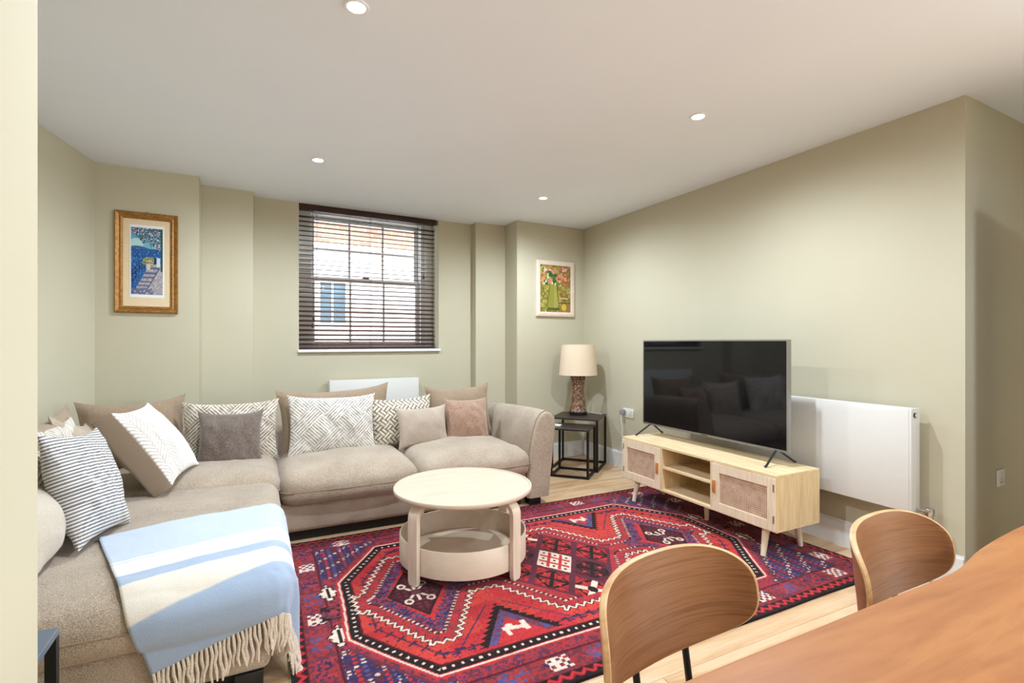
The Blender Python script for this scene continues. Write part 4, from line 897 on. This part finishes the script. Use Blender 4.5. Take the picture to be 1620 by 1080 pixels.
# smooth closed outline
def smooth_closed(p, it=2):
    for _ in range(it): p = [q for i in range(len(p)) for q in ((0.75 * p[i][0] + 0.25 * p[(i + 1) % len(p)][0], 0.75 * p[i][1] + 0.25 * p[(i + 1) % len(p)][1]), (0.25 * p[i][0] + 0.75 * p[(i + 1) % len(p)][0], 0.25 * p[i][1] + 0.75 * p[(i + 1) % len(p)][1]))]
    return p
out = smooth_closed(out, 2); cx_, cy_ = 0, 0
bm = bmesh.new(); layers = []
for ins_, z in ((0.022, 0.708), (0.006, 0.714), (0.0, 0.726), (0.0, 0.742), (0.0025, 0.7475), (0.008, 0.749)):
    lay = []
    m_ = len(out)
    for i in range(m_):
        a, b = Vector(out[i - 1]), Vector(out[(i + 1) % m_]); d = (b - a).normalized(); n_ = Vector((-d.y, d.x)); 
        if n_.dot(Vector(out[i])) > 0: n_ = -n_
        q = Vector(out[i]) + n_ * ins_; lay.append(bm.verts.new((q.x, q.y, z)))
    layers.append(lay)
for a, b in zip(layers, layers[1:]):
    for i in range(len(a)): bm.faces.new((a[i], a[(i + 1) % len(a)], b[(i + 1) % len(a)], b[i]))
bm.faces.new(layers[0]); bm.faces.new(layers[-1])
obj('tabletop', bm, M['tabletop'], dt, 40)
for x in (-0.75, 0.75):
    for y_ in (-0.30, 0.28):
        obj('leg', tube(bmesh.new(), [(x * .9, y_ * .8, 0.708), (x, y_, 0.0)], 0.016, 14), M['black_metal'], dt, 50)
    obj('leg_brace', B(x * .9 - .03, x * .9 + .03, -0.27, 0.26, 0.70, 0.708), M['black_metal'], dt)
def dining_chair(label, cx, cy, yaw):
    c = empty('dining_chair', (cx, cy, 0.001), yaw); tag(c, label, 'dining chair', 'walnut dining chairs')
    Rr, Phi, zc, hh, lean, th_ = 0.40, 0.625, 0.655, 0.105, 0.11, 0.0065
    nu, nv = 49, 25; bm = bmesh.new()
    def bend(s):
        # sheet that curls more towards its ends: x, y and tangent angle at s in -1..1
        a_ = abs(s); n_ = 24; x_ = y_c = 0.0
        for i_ in range(n_):
            q_ = a_ * (i_ + .5) / n_; w_ = 0.42 * q_ + 0.62 * q_ ** 3; x_ += math.cos(w_) * a_ / n_ * .25; y_c -= math.sin(w_) * a_ / n_ * .25
        return math.copysign(x_, s), y_c, math.copysign(0.42 * a_ + 0.62 * a_ ** 3, s)
    def surf(s, t_, off):
        # superellipse disc mapped on the bent sheet
        z = zc + t_ * hh; x_, y_c, th2 = bend(s)
        return Vector((x_ + off * math.sin(th2), y_c + off * math.cos(th2) + (z - zc) * lean, z))
    def disc(a, k):
        n_ = 2.6; ca_, sa_ = math.cos(a), math.sin(a)
        return math.copysign(abs(ca_) ** (2 / n_), ca_) * k, math.copysign(abs(sa_) ** (2 / n_), sa_) * k
    NA = 96; levels = [0.12, 0.3, 0.5, 0.68, 0.83, 0.93, 0.985]
    def shell(off): return [[bm.verts.new(surf(*disc(2 * math.pi * i / NA, k), off)) for i in range(NA)] for k in levels]
    f, b = shell(-th_), shell(th_)
    edge_faces = []
    for sh_, flip in ((f, False), (b, True)):
        for A_, B_ in zip(sh_, sh_[1:]):
            for i in range(NA): bm.faces.new((A_[i], A_[(i + 1) % NA], B_[(i + 1) % NA], B_[i]))
        bm.faces.new(sh_[0])
    e1 = [bm.verts.new(surf(*disc(2 * math.pi * i / NA, 1.0), -th_ * .6)) for i in range(NA)]; e2 = [bm.verts.new(surf(*disc(2 * math.pi * i / NA, 1.0), th_ * .6)) for i in range(NA)]
    for A_, B_ in ((f[-1], e1), (e1, e2), (e2, b[-1])):
        for i in range(NA): edge_faces.append(bm.faces.new((A_[i], A_[(i + 1) % NA], B_[(i + 1) % NA], B_[i])))
    for fc in edge_faces: fc.material_index = 1
    bmesh.ops.recalc_face_normals(bm, faces=bm.faces)
    me = bpy.data.meshes.new('backrest'); bm.to_mesh(me); bm.free(); me.materials.append(M['walnut']); me.materials.append(M['walnut_edge'])
    meshobj('backrest', me, M['walnut'], c, 40)
    # seat, shallow dished ply
    bm = bmesh.new(); NA = 64; lv = [0.15, 0.4, 0.65, 0.85, 0.96]
    def sv(a, k, z): 
        n_ = 3.0; ca_, sa_ = math.cos(a), math.sin(a); x, y_ = math.copysign(abs(ca_) ** (2 / n_), ca_) * .225 * k, math.copysign(abs(sa_) ** (2 / n_), sa_) * .205 * k
        return Vector((x, y_ - 0.225, z + 0.025 * (x / .225) ** 2 + 0.012 * (y_ / .205) ** 2 * (1 if y_ > 0 else -1)))
    sh_ = [[bm.verts.new(sv(2 * math.pi * i / NA, k, 0.452)) for i in range(NA)] for k in lv] + [[bm.verts.new(sv(2 * math.pi * i / NA, 1.0, 0.446)) for i in range(NA)]] + [[bm.verts.new(sv(2 * math.pi * i / NA, k, 0.439)) for i in range(NA)] for k in lv[::-1]]
    for A_, B_ in zip(sh_, sh_[1:]):
        for i in range(NA): bm.faces.new((A_[i], A_[(i + 1) % NA], B_[(i + 1) % NA], B_[i]))
    bm.faces.new(sh_[0]); bm.faces.new(sh_[-1][::-1]); obj('seat', bm, M['walnut'], c, 40)
    for sx in (-1, 1):
        obj('back_support', tube(bmesh.new(), [(sx * 0.075, -0.12, 0.435), (sx * 0.075, -0.035, 0.435), (sx * 0.075, -0.022, 0.46), (sx * 0.075, 0.0, 0.60), (sx * 0.075, 0.006, 0.68)], 0.0075, 10), M['black_metal'], c, 60)
        obj('leg', tube(bmesh.new(), [(sx * 0.15, -0.34, 0.436), (sx * 0.20, -0.41, 0.0)], 0.0095, 12), M['black_metal'], c, 60); obj('leg', tube(bmesh.new(), [(sx * 0.15, -0.10, 0.436), (sx * 0.20, 0.0, 0.0)], 0.0095, 12), M['black_metal'], c, 60)
    obj('seat_frame', tube(bmesh.new(), [(-0.15, -0.34, 0.432), (0.15, -0.34, 0.432), (0.15, -0.10, 0.432), (-0.15, -0.10, 0.432)], 0.007, 8, closed=True), M['black_metal'], c, 60)
dining_chair('curved walnut backed dining chair in the foreground, nearer one with whole backrest visible', 0.748, 0.815, 0.113)
dining_chair('curved walnut backed dining chair farther right, beside the table bulge', 1.405, 0.745, 0.08)
bpy.context.view_layer.update()
